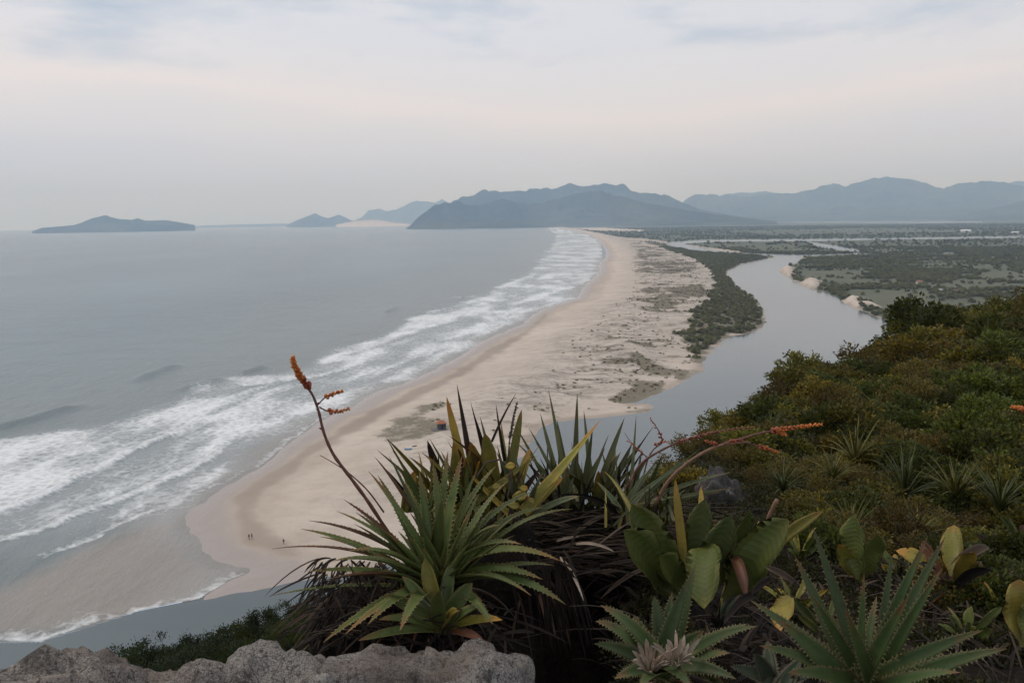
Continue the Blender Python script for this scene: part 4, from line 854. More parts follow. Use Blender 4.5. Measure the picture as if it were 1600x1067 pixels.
strapp = traced('strap_leaved_bromeliad', 'olive and yellow strap-leaved bromeliad with a dark dry flower spike behind the spiny rosette', (760, 800, 3.3), [
    (742, 800, 698, 620, 20, .05, .03, 'yellow', 'strap'), (752, 800, 714, 600, 13, .0, .02, 'dead', 'spine'), (762, 790, 735, 690, 32, -.05, .05, 'olive', 'strap'), (775, 800, 757, 676, 36, -.08, .05, 'olive', 'strap'), (748, 800, 728, 715, 30, -.15, .05, 'olive', 'strap'),
    (790, 790, 815, 640, 20, .1, .02, 'olive', 'strap'), (770, 780, 735, 627, 7, .1, .04, 'darkdead'), (775, 760, 737, 637, 6, .15, .04, 'darkdead'), (768, 690, 807, 614, 4, .0, .10, 'dead'), (790, 720, 775, 631, 6, .1, .0, 'darkdead'),
    (700, 790, 668, 688, 18, -.1, .06, 'dead', 'strap'), (715, 790, 708, 690, 24, -.1, .04, 'olive', 'strap'), (722, 780, 716, 700, 18, -.05, .04, 'red', 'strap'), (690, 790, 676, 720, 22, -.2, .06, 'spiny', 'strap'), (700, 800, 688, 735, 20, -.2, .04, 'spiny', 'strap'),
    (800, 790, 828, 700, 20, .1, .05, 'olive', 'strap'), (800, 790, 845, 730, 14, 0, .1, 'dead', 'spine'), (740, 760, 700, 690, 5, .0, .1, 'darkdead'), (770, 740, 700, 680, 6, -.1, .1, 'red'), (795, 770, 782, 655, 9, .1, .02, 'olive'), (780, 770, 750, 650, 9, .1, .02, 'grey'), (800, 760, 800, 690, 14, .1, .0, 'olive', 'strap'),
    (632, 800, 648, 735, 26, .05, .05, 'olive', 'strap'), (640, 800, 655, 742, 18, .1, .05, 'olive', 'strap'), (655, 800, 600, 730, 7, .1, .06, 'darkdead'), (640, 790, 585, 713, 6, .1, .05, 'red')], 3.3, 'olive')
blades = traced('blade_leaved_bromeliad', 'stand of upright grey-green sword leaves in front of the river', (900, 770, 3.75), [
    (885, 770, 857, 609, 11, .1, .03), (897, 770, 902, 614, 11, .1, .0), (874, 760, 844, 645, 9, .1, .03), (912, 765, 926, 670, 10, .0, .02), (922, 760, 951, 679, 5, .1, .08), (935, 765, 976, 652, 12, .1, .03), (985, 770, 994, 648, 6, .1, .0), (950, 770, 988, 692, 13, .05, .03),
    (940, 770, 970, 705, 8, .1, .04), (880, 760, 836, 690, 7, .0, .04), (870, 760, 806, 690, 6, .0, .05), (862, 770, 803, 662, 6, .05, .06), (900, 770, 872, 700, 9, .15, .03), (905, 770, 893, 690, 9, .2, .02), (930, 775, 958, 720, 10, .1, .04), (855, 768, 855, 690, 5, .1, .0), (960, 770, 1022, 665, 4, .2, .1, 'darkdead'),
    (915, 780, 900, 715, 14, .0, .02), (870, 790, 862, 720, 14, .0, .03), (990, 780, 1003, 700, 7, .1, .03), (920, 770, 890, 740, 22, -.1, .06, 'olive', 'strap'), (935, 790, 935, 735, 18, -.1, .02, 'olive', 'strap'),
    (890, 772, 870, 655, 10, .12, .02), (878, 768, 826, 668, 8, .1, .04), (925, 768, 912, 640, 9, .18, .0), (945, 772, 1003, 690, 8, .1, .05), (908, 775, 945, 700, 12, .02, .04), (866, 775, 818, 715, 8, -.05, .06), (975, 778, 1012, 716, 10, .05, .06), (955, 775, 962, 690, 9, .14, .0), (900, 790, 840, 742, 12, -.15, .1), (930, 792, 985, 735, 14, -.1, .08)], 3.75, 'grey')
def filler(parent, n, x0, x1, ybase, ytop, d0, mats, w0=3, w1=9):
    for k in range(n):
        bx = random.uniform(x0, x1); by = ybase + random.uniform(-12, 12); h_ = random.uniform(.35, 1.0) * (ybase - ytop); tx = bx + random.gauss(0, .42) * h_; B = pt(bx, by, d0 + random.uniform(-.12, .2)); T = pt(tx, by - h_, d0 + random.uniform(-.2, .25))
        add_leaf(parent, arc_leaf(B, T, random.uniform(-.02, .2), 11), pxw(random.uniform(w0, w1), d0), 'spine', random.choice(mats), face=face_cam(B, random.uniform(-.2, .7), random.uniform(-.9, .9)), chan=.5, thick=.002, seed=k, twist=random.uniform(-.8, .8))
filler(strapp, 85, 665, 830, 808, 690, 3.25, ['olive', 'spiny', 'olive', 'light', 'dead', 'olive', 'yellow', 'spiny'], 4, 13)
filler(blades, 60, 840, 1000, 795, 700, 3.7, ['grey', 'grey', 'spiny', 'light', 'darkdead'], 3, 9)
longleaf = traced('strap_leaved_bromeliad', 'bromeliad with one long olive orange-tipped leaf leaning across the river view', (823, 800, 3.2), [(818, 800, 938, 656, 20, .1, -.04, 'olive', 'spine'), (822, 805, 880, 745, 15, .0, .06, 'olive', 'strap'), (815, 805, 795, 740, 18, .0, .05, 'light', 'strap'), (830, 805, 905, 775, 13, -.05, .1, 'light', 'strap')], 3.2)
fanleaf = traced('arching_bromeliad', 'bromeliad of narrow pale green leaves arching over toward the slope', (985, 800, 3.45), [(975, 795, 1058, 731, 9, .1, .08, 'light'), (980, 797, 1075, 715, 7, .2, .08, 'light'), (985, 797, 1112, 745, 9, .0, .10, 'light'), (985, 800, 1142, 738, 9, .1, .10, 'light'), (990, 805, 1130, 768, 9, -.1, .08, 'light'),
    (985, 800, 1095, 700, 5, .25, .06, 'light'), (975, 795, 1030, 715, 8, .2, .05, 'grey'), (980, 800, 1150, 762, 8, -.1, .06, 'light'), (965, 800, 900, 772, 10, -.1, .15, 'darkdead'), (970, 800, 860, 775, 9, -.2, .2, 'darkdead'), (978, 802, 1060, 775, 10, -.15, .08, 'spiny'), (972, 798, 1010, 735, 9, .12, .05, 'light'), (982, 800, 1085, 752, 8, .05, .1, 'grey'), (970, 800, 932, 752, 10, .0, .1, 'light'), (976, 798, 958, 735, 8, .1, .05, 'grey')], 3.45)
filler(fanleaf, 34, 940, 1060, 815, 745, 3.35, ['light', 'grey', 'darkdead', 'dead', 'olive'], 3, 8)
paddle = traced('paddle_leaved_plant', 'plant with big dark green paddle-shaped leaves beside the dark hollow', (1090, 935, 2.95), [
    (1066, 930, 987, 788, 52, -.05, .10, 'paddle', 'paddle'), (1060, 935, 974, 828, 62, -.15, .02, 'paddle', 'paddle'), (1072, 900, 1055, 748, 19, .1, .0, 'yellow', 'strap'), (1076, 930, 1101, 780, 44, .05, -.02, 'paddle', 'paddle'), (1090, 930, 1142, 806, 48, .0, -.05, 'paddle', 'paddle'), (1120, 920, 1172, 796, 36, .0, .0, 'paddle', 'paddle'),
    (1130, 935, 1232, 812, 62, -.05, .02, 'paddle', 'paddle'), (1160, 900, 1286, 798, 26, .05, .10, 'olive', 'strap'), (1105, 850, 1100, 950, 56, -.25, .25, 'paddle', 'paddle'), (1140, 870, 1165, 935, 24, -.2, .25, 'red', 'strap'), (1085, 880, 1078, 800, 22, .15, .0, 'olive', 'strap'), (1100, 850, 1095, 760, 14, .2, 0, 'yellow', 'strap'),
    (1070, 930, 1030, 870, 44, -.2, .12, 'paddle', 'paddle')], 2.95, 'paddle')
traced('paddle_leaved_plant', 'single upright round paddle leaf with a ragged companion on a thick stalk', (1345, 900, 2.75), [(1340, 905, 1336, 803, 40, .0, .0, 'paddle', 'paddle'), (1346, 905, 1372, 835, 34, -.03, .12, 'paddle', 'paddle'), (1345, 910, 1310, 850, 26, -.05, .1, 'olive', 'paddle')], 2.75, 'paddle')
traced('paddle_leaved_plant', 'broad yellowing leaf plant at the edge of the toothed rosette bed', (1592, 1010, 2.3), [(1596, 1010, 1592, 905, 50, .05, .0, 'olive', 'paddle'), (1600, 1000, 1640, 930, 50, .05, .0, 'paddle', 'paddle')], 2.3, 'paddle')
traced('withered_plant', 'withered plant of curled brown leaves and one yellow leaf on the slope', (1480, 905, 3.0), [(1470, 905, 1440, 845, 18, .0, .2, 'red', 'strap'), (1480, 905, 1545, 855, 20, .1, .3, 'dead', 'strap'), (1490, 910, 1522, 862, 22, -.05, .2, 'yellow', 'paddle'), (1475, 910, 1430, 880, 13, -.1, .3, 'dead', 'strap'), (1495, 915, 1550, 890, 18, -.1, .3, 'darkdead', 'strap'),
    (1485, 900, 1490, 820, 28, .15, .05, 'olive', 'paddle'), (1470, 905, 1400, 860, 22, .0, .2, 'olive', 'paddle')], 3.0, 'dead')
traced('withered_plant', 'pale dry curled leaves lying between paddle leaves and toothed rosette', (1200, 905, 2.7), [(1240, 910, 1195, 885, 13, .0, .1, 'dead', 'strap'), (1205, 905, 1175, 930, 14, -.1, .1, 'darkdead', 'strap'), (1230, 930, 1220, 985, 34, -.2, .15, 'olive', 'paddle'), (1180, 930, 1130, 975, 15, -.2, .25, 'darkdead', 'strap')], 2.7, 'dead')

traced('withered_plant', 'pale dead strap leaves hanging down into the dark hollow', (890, 860, 3.0), [(868, 868, 912, 938, 7, -.1, .35, 'straw', 'strap'), (880, 860, 902, 905, 6, -.05, .4, 'dead', 'strap'), (850, 925, 868, 995, 6, -.1, .3, 'dead', 'strap'), (815, 935, 800, 1000, 6, -.1, .2, 'dead', 'strap'), (900, 850, 960, 862, 6, .0, .2, 'straw', 'strap'),
    (870, 845, 905, 838, 6, .0, .1, 'straw', 'strap'), (900, 835, 890, 862, 5, .0, .1, 'dead', 'strap'), (830, 905, 850, 965, 7, -.15, .3, 'red', 'strap'), (935, 850, 985, 815, 4, .0, .05, 'straw', 'strap'), (840, 880, 905, 895, 6, -.1, .25, 'dead', 'strap'), (760, 985, 735, 1015, 8, -.1, .1, 'red', 'strap')], 3.0, 'dead')
def toothed(label, cx, cy, d0, tips, mat='toothed', core=False):
    C = pt(cx, cy, d0); t_ = thing('toothed_bromeliad', label, 'plant', C)
    for k, (px, py, dd, wp, ar) in enumerate(tips):
        T = pt(px, py, d0 + dd); a_ = k * 2.4; B = C + Vector((math.cos(a_) * .02, math.sin(a_) * .02, 0))
        add_leaf(t_, arc_leaf(B, T, ar, 15, .5), pxw(wp, d0) * .84, 'spine', mat, twist=random.uniform(-.4, .4), face=face_cam(B, .55, random.uniform(-.35, .35)), chan=.4, teeth=22, tooth=.0085, thick=.0035, seed=k + 11)
    withered(t_, C, 12, .26, .014)
    return t_
t1 = toothed('toothed bromeliad with a dried pale straw core in the dark hollow', 1035, 1050, 2.12, [(938, 945, .0, 30, .20), (930, 970, -.05, 32, .22), (928, 1005, -.12, 34, .15), (1086, 882, .1, 36, .0), (1074, 905, .05, 34, .0), (1022, 930, .1, 40, .02), (1050, 925, .15, 30, .0), (1168, 974, .0, 30, .12), (1183, 978, -.1, 26, .16), (1150, 1060, -.2, 36, .15),
    (960, 1060, -.2, 36, .15), (1100, 985, -.02, 34, .1), (990, 960, .05, 34, .1), (1140, 1020, -.1, 32, .12), (1080, 1075, -.3, 36, .1), (1000, 1075, -.3, 36, .1)])
for k in range(44):
    a_ = k * 2.4; q_ = (1016, 1030) if k % 2 else (1056, 1022); B = pt(q_[0] + 9 * math.cos(a_), q_[1] + 12 + 6 * math.sin(a_), 2.0); T = B + Vector((math.cos(a_) * random.uniform(.01, .07), random.uniform(-.03, .02), random.uniform(.0, .085)))
    add_leaf(t1, arc_leaf(B, T, .2, 6), random.uniform(.003, .008), 'strap', 'straw', name='dry_sheath', side=(1, .2, 0), chan=.6, thick=.001, seed=k)
toothed('large toothed rosette with long stiff grey-green leaves below the slope', 1352, 1085, 2.02, [(1172, 937, .05, 30, .05), (1242, 868, .1, 28, .05), (1269, 820, .1, 26, .03), (1267, 928, -.1, 22, .03), (1350, 893, .0, 16, .0), (1394, 867, .1, 22, .0), (1449, 838, .1, 26, .03), (1477, 838, .1, 26, .05), (1473, 886, -.05, 24, .05), (1536, 984, -.05, 32, .08),
    (1573, 1013, -.1, 34, .10), (1186, 1008, -.1, 32, .10), (1216, 967, -.05, 40, .06), (1320, 950, -.15, 26, .02), (1420, 930, -.15, 30, .03), (1500, 1050, -.2, 34, .1), (1230, 1050, -.2, 34, .1), (1370, 930, .15, 24, 0), (1300, 905, .15, 26, .02)])
toothed('small dark toothed rosette half hidden at the edge of the hollow', 1215, 1075, 2.15, [(1140, 1040, .0, 28, .1), (1180, 1020, .0, 30, .1), (1250, 1030, .05, 28, .1), (1280, 1050, 0, 28, .1), (1200, 1000, .1, 28, .05)], 'spinydark')
_spots = [(1240, 960), (1290, 1000), (1405, 905), (1440, 960), (1530, 930), (1565, 970), (1250, 880), (1300, 880), (1400, 860), (1560, 880), (1510, 1010), (1120, 985), (1180, 860), (1590, 850), (1450, 900), (1350, 870)]
_looks = ['beside the large toothed rosette', 'between the two toothed rosettes', 'behind the large toothed rosette', 'next to the withered plant', 'by the broad yellowing leaves', 'below the paddle-leaved plant']
_marks = [(1352, 1020), (1190, 1030), (1380, 880), (1480, 905), (1592, 960), (1150, 930)]
for k, (px, py) in enumerate(_spots):
    h = hit(px, py, 1.9, 8)
    if not h: continue
    c = h[0]; m0 = ['olive', 'paddle', 'paddle', 'spinydark'][k % 4]; near_ = min(range(6), key=lambda i: (_marks[i][0] - px) ** 2 + (_marks[i][1] - py) ** 2)
    t_ = thing('broad_leaved_seedling', {'olive': 'small plant with narrow olive leaves ', 'paddle': 'small plant with dark oval leaves ', 'spinydark': 'small dark spiky-leaved plant '}[m0] + _looks[near_], 'plant', c, 'small plants on the lower slope bed')
    for q in range(9 if m0 != 'spinydark' else 15):
        a_ = q * 2.4 + k; L_ = random.uniform(.10, .24); o_ = Vector((math.cos(a_) * random.uniform(.4, 1), math.sin(a_) * .7, random.uniform(.35, 1.3))).normalized() * L_; mm_ = m0 if random.random() < .75 else random.choice(['olive', 'dead', 'red', 'olive'])
        add_leaf(t_, arc_leaf(c, c + o_, random.uniform(0, .25), 10), random.uniform(.012, .024) if m0 != 'spinydark' else .009, 'paddle' if m0 == 'paddle' else 'spine' if m0 == 'spinydark' else 'strap', mm_, face=face_cam(c, random.uniform(.2, 1.2), random.uniform(-.8, .8)), chan=.5, thick=.002, seed=q, twist=random.uniform(-.9, .9), wave=.2)
# small round-leaved creeper
C = pt(800, 800, 3.1); cr_ = thing('round_leaved_creeper', 'creeper with small round yellow-green leaves under the strap leaves', 'plant', C)
for k, (px, py, wp) in enumerate([(797, 728, 15), (812, 775, 22), (788, 752, 13), (818, 763, 13), (775, 760, 12), (803, 790, 16), (830, 782, 12)]):
    p = pt(px, py, 3.05); a_ = random.uniform(-.6, .6); u_ = Vector((math.cos(a_), random.uniform(-.3, .3), math.sin(a_))) * pxw(wp, 3.1); add_leaf(cr_, curve(p - u_, p + Vector((0, -.006, .004)), p + u_, 7), pxw(wp, 3.1) * .7, 'paddle', 'olive' if k % 3 else 'yellow', face=face_cam(p, random.uniform(.0, .5), random.uniform(-.7, .7)), chan=.15, thick=.0012)
V, F = tube(np.array([pt(x, y, 3.08)[:] for x, y in ((800, 800), (793, 775), (800, 750), (795, 728), (780, 718), (760, 722), (745, 745))]) - np.array(C), [.004] * 7, 5); obj('stem', mesh_np('stem', V, F, [MAT_BARK]), cr_)

# ------------------------------------------------------------------ flower stalks
MAT_STALK = plain_mat('red_brown_stalk', (0.12, 0.05, 0.036), .6, .35, 60); MAT_TAN = plain_mat('tan_stalk', (0.17, 0.095, 0.058), .7, .3, 50)
def bud_material():
    m = M('orange_red_buds'); c = m.mix(m.attr('v'), (0.20, 0.035, 0.018), (0.62, 0.20, 0.025)); m.col(c).rough(.5, .4); return m.m
MAT_BUD = bud_material()
def bud(p, d, ln, r, k=6):
    d = np.asarray(d) / np.linalg.norm(d); P = np.array([p + d * ln * t for t in (0, .3, .65, .9, 1)]); return tube(P, np.array([.45, .95, 1, .6, .15]) * r, k)
def spike(parent, path, d0, n, ln, r, hot=(0, 1), name='flower_spike', rev=False):
    """buds set round the end of a stalk; hot = orange share from base to tip"""
    P = np.array([pt(x, y, d0)[:] for x, y in path]); t = np.linspace(0, 1, 40); s = np.linspace(0, 1, len(P)); Q = np.stack([np.interp(t, s, P[:, i]) for i in range(3)], 1)
    parts, v = [], []; o_ = np.array(parent.location); ax = Q[-1] - Q[0]; ax /= np.linalg.norm(ax)
    e1 = np.cross(ax, [.3, .9, .2]); e1 /= np.linalg.norm(e1); e2 = np.cross(ax, e1)
    for k in range(n):
        u = (k + .5) / n; q = Q[min(39, int(u * 39))]; a_ = k * 2.4 + random.uniform(-.3, .3); d = e1 * math.cos(a_) + e2 * math.sin(a_) + ax * .75; z_ = (1.05 - .45 * u) * random.uniform(.8, 1.15)
        b_ = bud(q - o_, d, ln * z_, r * z_); parts.append(b_); v += [min(1, max(0, hot[0] + (hot[1] - hot[0]) * u + random.uniform(-.25, .25)))] * len(b_[0])
    V, F = merge(parts); return obj(name, mesh_np(name, V, F, [MAT_BUD], dict(v=np.array(v))), parent)
def stalk(parent, path, d0, r0, r1, mat, name='stalk'):
    d = d0 if hasattr(d0, '__len__') else [d0] * len(path); P = np.array([pt(x, y, q)[:] for (x, y), q in zip(path, d)])
    t = np.linspace(0, 1, len(P)); tt = np.linspace(0, 1, len(P) * 4); Q = np.stack([np.interp(tt, t, P[:, i]) for i in range(3)], 1)
    for _ in range(3): Q[1:-1] = (Q[:-2] + 2 * Q[1:-1] + Q[2:]) / 4
    r_ = np.linspace(r0, r1, len(Q)) * (1 + .12 * np.sin(np.arange(len(Q)) * 2.2)); V, F = tube(Q - np.array(parent.location), r_, 7); return obj(name, mesh_np(name, V, F, [mat]), parent)
D1 = 2.9
S1 = thing('flower_stalk', 'tall red flower stalk with a dense orange bud spike rising over the beach', 'flower stalk', pt(600, 830, D1))
stalk(S1, [(612, 840), (575, 782), (545, 742), (520, 710), (505, 675), (498, 640), (487, 612), (472, 598), (462, 580), (457, 560)], D1, .0075, .003, MAT_STALK)
spike(S1, [(485, 608), (470, 590), (462, 575), (457, 558)], D1, 84, .021, .0043, (.05, .95))
for pth, hp in (([(497, 632), (507, 621), (525, 614), (536, 611)], .5), ([(499, 636), (512, 643), (530, 643), (546, 638)], .35)):
    b_ = stalk(S1, pth, D1, .003, .0015, MAT_STALK, 'side_branch'); spike(S1, pth[1:], D1, 15, .014, .0062, (.4, .6), 'bud_cluster')
spike(S1, [(505, 675), (498, 640), (487, 612)], D1, 7, .016, .003, (.0, .0), 'bract')
S1b = thing('dry_stalk', 'thin curved dry stalk crossing the tall red flower stalk', 'stalk', pt(600, 800, 3.0)); stalk(S1b, [(600, 800), (575, 765), (545, 738), (520, 722), (500, 711)], 3.0, .0035, .0012, MAT_STALK)
D2 = 3.3
S2 = thing('flower_stalk', 'long tan flower stalk leaning over the slope with an orange-red tip', 'flower stalk', pt(1035, 775, D2))
stalk(S2, [(1022, 790), (1045, 748), (1075, 722), (1105, 703), (1130, 694), (1165, 690), (1172, 692)], D2, .0085, .005, MAT_TAN)
stalk(S2, [(1130, 694), (1160, 685), (1190, 676), (1230, 669), (1284, 664)], D2, .006, .0025, MAT_STALK, 'side_branch')
spike(S2, [(1205, 673), (1245, 667), (1285, 663)], D2, 70, .016, .0052, (.1, .9)); stalk(S2, [(1205, 673), (1218, 676), (1228, 680)], D2, .003, .002, MAT_STALK, 'side_branch'); spike(S2, [(1212, 674), (1228, 679)], D2, 16, .014, .0055, (.3, .8), 'bud_cluster')
stalk(S2, [(1165, 692), (1190, 697), (1216, 706)], D2, .003, .0015, MAT_STALK, 'side_branch'); spike(S2, [(1185, 696), (1217, 707)], D2, 24, .014, .005, (.1, .6), 'bud_cluster')
stalk(S2, [(1130, 697), (1115, 694), (1102, 688)], D2, .003, .0015, MAT_STALK, 'side_branch'); spike(S2, [(1122, 695), (1102, 689)], D2, 16, .014, .005, (.1, .2), 'bud_cluster'); spike(S2, [(1140, 691), (1160, 686)], D2, 16, .014, .005, (.0, .2), 'bud_cluster')
S3 = thing('flower_stalk', 'reddish flower stalk running along the slope edge beneath the tan one', 'flower stalk', pt(985, 745, 3.6))
stalk(S3, [(975, 770), (1000, 722), (1035, 702), (1065, 688), (1100, 679), (1140, 670), (1180, 667)], 3.6, .007, .002, MAT_STALK); spike(S3, [(1060, 690), (1110, 676), (1180, 667)], 3.6, 46, .014, .0042, (.0, .15))
S4 = thing('flower_stalk', 'small branched stalk of dark red buds standing against the river', 'flower stalk', pt(1005, 745, 3.65))
stalk(S4, [(1005, 745), (1012, 715), (1022, 700), (1036, 692), (1032, 678), (1024, 664), (1016, 654)], 3.65, .004, .0015, MAT_STALK); spike(S4, [(1036, 692), (1030, 675), (1014, 652)], 3.65, 13, .016, .0045, (.05, .1), 'bud_cluster')
spike(S4, [(1022, 696), (1034, 690), (1046, 690)], 3.65, 12, .014, .005, (.1, .5), 'bud_cluster'); stalk(S4, [(1012, 715), (1000, 705), (985, 690), (976, 676)], 3.65, .003, .001, MAT_STALK, 'side_branch'); spike(S4, [(1006, 710), (992, 698), (980, 688)], 3.65, 12, .014, .005, (.05, .3), 'bud_cluster')
S5 = thing('dry_spike', 'dark dry seed spike sticking up between olive strap leaves', 'flower stalk', pt(790, 760, 3.3)); stalk(S5, [(790, 760), (796, 690), (800, 660), (807, 630)], 3.3, .004, .002, MAT_BARK)
_b = spike(S5, [(797, 685), (802, 655), (808, 628)], 3.3, 50, .011, .004, (0, 0)); _b.data.materials[0] = MAT_BARK
S6 = thing('flower_stalk', 'lone orange-red flower tip poking out of the bushes high on the slope', 'flower stalk', pt(1625, 655, 4.2)); stalk(S6, [(1660, 670), (1625, 646), (1592, 636)], 4.2, .008, .003, MAT_STALK); spike(S6, [(1615, 643), (1580, 635)], 4.2, 40, .02, .007, (.2, .7))
S7 = thing('dry_stalk', 'bare tan stump of a cut stalk rising behind the paddle leaves', 'stalk', pt(1190, 830, 3.1)); stalk(S7, [(1188, 845), (1200, 808), (1214, 780)], 3.1, .006, .008, MAT_TAN)

# ------------------------------------------------------------------ dead leaves and twigs heaped round the rosettes
def litter():
    r = random.Random(5); parts, tt, ee = [], [], []
    def strip_(B, T, arch, hw, sd_):
        V, F, t, e_ = leaf_geo(arc_leaf(B, T, arch, 7), hw, 'strap', side=side_of(B, T), chan=.5, thick=.0015, twist=r.uniform(-1.2, 1.2)); parts.append((V, F)); tt.append(t); ee.append(e_)
    for k in range(330):                                   # thatch over the crest
        px, py = r.uniform(770, 1040), r.uniform(785, 900); d = 3.75 - (py - 785) / 115 * .55 + r.uniform(-.1, .1); B = pt(px, py, d); B.z = max(B.z, hz(B.x, B.y)); a_ = r.uniform(-.7, .7) + (0 if r.random() < .5 else math.pi)
        l = r.uniform(.12, .45); strip_(B, B + Vector((math.cos(a_) * l, math.sin(a_) * l * .5, r.uniform(-.12, .04))), r.uniform(.0, .25), r.uniform(.004, .012), k)
    n_crest = len(parts)
    for k in range(430):                                   # hanging skirt under the spiny rosette
        px, py = r.uniform(495, 650), r.uniform(872, 990); d = 2.85 + r.uniform(-.2, .2); B = pt(px, py, d); l = r.uniform(.08, .27); x = -.25 if px < 540 else 0
        strip_(B, B + Vector((l * (x + r.uniform(-.6, .6)), -l * .25, -l * r.uniform(.1, 1))), r.uniform(0, .35), r.uniform(.002, .008), k)
    for k in range(150):                                   # fallen straps round the base and hanging into the hollow
        px, py = r.uniform(545, 790), r.uniform(945, 1005); d = 2.62 + r.uniform(-.15, .15); B = pt(px, py, d); a_ = r.uniform(0, 6.28); l = r.uniform(.1, .3); strip_(B, B + Vector((math.cos(a_) * l, math.sin(a_) * l * .4, -r.uniform(0, .12))), .1, r.uniform(.003, .008), k)
    for k in range(60):
        px, py = r.uniform(800, 905), r.uniform(860, 930); B = pt(px, py, 2.95); l = r.uniform(.1, .3); strip_(B, B + Vector((l * r.uniform(0, .5), -l * .2, -l)), .25, r.uniform(.004, .010), k)
    for k in range(900):                                   # litter of the slope bed
        px, py = r.uniform(930, 1600), r.uniform(830, 1066); h = hit(px, py, 1.9, 6)
        if not h: continue
        B = h[0] + Vector((0, 0, .015)); a_ = r.uniform(0, 6.28); l = r.uniform(.05, .24); strip_(B, B + Vector((math.cos(a_) * l, math.sin(a_) * l, r.uniform(-.01, .07))), r.uniform(.05, .3), r.uniform(.002, .010), k)
    V, F = merge(parts); o = obj('dead_leaf_litter', mesh_np('dead_leaf_litter', V, F, [LM['darkdead'], LM['dead']], dict(t=np.concatenate(tt), edge=np.concatenate(ee)), True))
    idx = np.repeat((np.random.default_rng(3).random(len(parts)) < np.where(np.arange(len(parts)) < n_crest, .6, .25)).astype(int), [len(p[1]) for p in parts]); o.data.polygons.foreach_set('material_index', idx.astype(np.int32))
    tag(o, 'tangle of dead brown strap leaves heaped round the bromeliads', 'leaf litter', kind='stuff')
    tw = []
    for k in range(90):
        px, py = (r.uniform(820, 1020), r.uniform(790, 900)) if k < 45 else (r.uniform(960, 1600), r.uniform(800, 1060)); h = hit(px, py, 1.9, 9)
        if not h: continue
        B = h[0] + Vector((0, 0, .03)); a_ = r.uniform(0, 6.28); l = r.uniform(.15, .5) * (h[1] / 3); T = B + Vector((math.cos(a_) * l, math.sin(a_) * l * .6, r.uniform(0, .16))); tw.append(tube(curve(B, (B + T) / 2 + Vector((0, 0, .05)), T, 5), np.linspace(.0035, .001, 5), 4))
    V, F = merge(tw); tag(obj('dry_twigs', mesh_np('dry_twigs', V, F, [plain_mat('grey_twig', (0.085, 0.066, 0.052), .9, .4, 30)])), 'thin dry grey twigs strewn over litter and soil', 'twigs', kind='stuff')
litter()
# mound of roots and humus that carries the rosette
def mound(label, px, py, d, rx, ry, rz, seed):
    c = pt(px, py, d); bm = bmesh.new(); bmesh.ops.create_icosphere(bm, subdivisions=4, radius=1); co = np.array([v.co[:] for v in bm.verts]); F = [tuple(v.index for v in f.verts) for f in bm.faces]; bm.free()
    s = fbm(co[:, 0] * 2 + seed, co[:, 1] * 2 + co[:, 2] * 2.2, 4, seed); V = co * (1 + .5 * (s - .5))[:, None] * [rx, ry, rz]; o = obj('root_mound', mesh_np('root_mound', V, F, [MAT_SOIL])); o.location = c; return tag(o, label, 'mound')
mound('dark root and humus mound under the spiny rosette', 600, 1000, 2.95, .27, .26, .26, 4)
mound('dark thatched hump of humus behind the hollow', 905, 880, 3.65, .46, .3, .26, 9)
mound('low humus hump carrying the strap-leaved bromeliads', 750, 900, 3.4, .34, .3, .28, 14)

# ------------------------------------------------------------------ on the sand: hut, boats, people
def box(x0, x1, y0, y1, z0, z1):
    V = [(x, y, z) for z in (z0, z1) for y in (y0, y1) for x in (x0, x1)]; return V, [(0, 2, 3, 1), (4, 5, 7, 6), (0, 1, 5, 4), (2, 6, 7, 3), (0, 4, 6, 2), (1, 3, 7, 5)]
def lz(p): return float(fields(np.array([[p.x, p.y]]))['z'][0])
def part(name, geo, mat, parent, **k):
    V, F = geo; return obj(name, mesh_np(name, np.array(V, float), F, [mat], smooth=k.get('smooth', False)), parent)
MT = lambda n, c, r=.8: plain_mat(n, c, r, .2, 2)
def hut():
    g = gnd(690, 672, 2.0); z = lz(g); t = thing('beach_hut', 'small dark beach hut with a rusty orange roof on the scrubby sand', 'hut', (g.x, g.y, z), rz=.35)
    wm, rm, dk, pl_ = MT('dark_planks', (0.075, 0.07, 0.085)), MT('rusty_orange_roof', (0.34, 0.12, 0.06)), MT('dark_opening', (0.02, 0.02, 0.022)), MT('grey_boards', (0.16, 0.15, 0.145))
    w_ = part('wall', box(-1.7, 1.7, -1.4, 1.4, .5, 3.1), wm, t); part('door', box(-.4, .4, -1.46, -1.402, .5, 2.5), dk, t); f = part('window', box(.75, 1.35, -1.45, -1.402, 1.5, 2.3), dk, t); part('frame', box(.7, 1.4, -1.44, -1.403, 1.42, 1.49), pl_, f)
    V = [(-2.1, -1.8, 3.05), (2.1, -1.8, 3.05), (2.1, 1.8, 3.05), (-2.1, 1.8, 3.05), (-1.0, 0, 4.2), (1.0, 0, 4.2)]; part('roof', (V, [(0, 1, 5, 4), (1, 2, 5), (2, 3, 4, 5), (3, 0, 4), (0, 3, 2, 1)]), rm, t)
    part('deck', box(-4.4, 2.0, -2.2, 1.8, .32, .48), pl_, t)
    for x in (-4.2, -2, 1.8):
        for y in (-2.0, 1.6): part('post', box(x - .08, x + .08, y - .08, y + .08, -.5, .32), pl_, t)
    part('rail', box(-4.4, -1.9, -2.2, -2.12, 1.1, 1.2), wm, t); part('rail', box(-4.4, -4.32, -2.12, 1.7, 1.1, 1.2), wm, t)
hut()
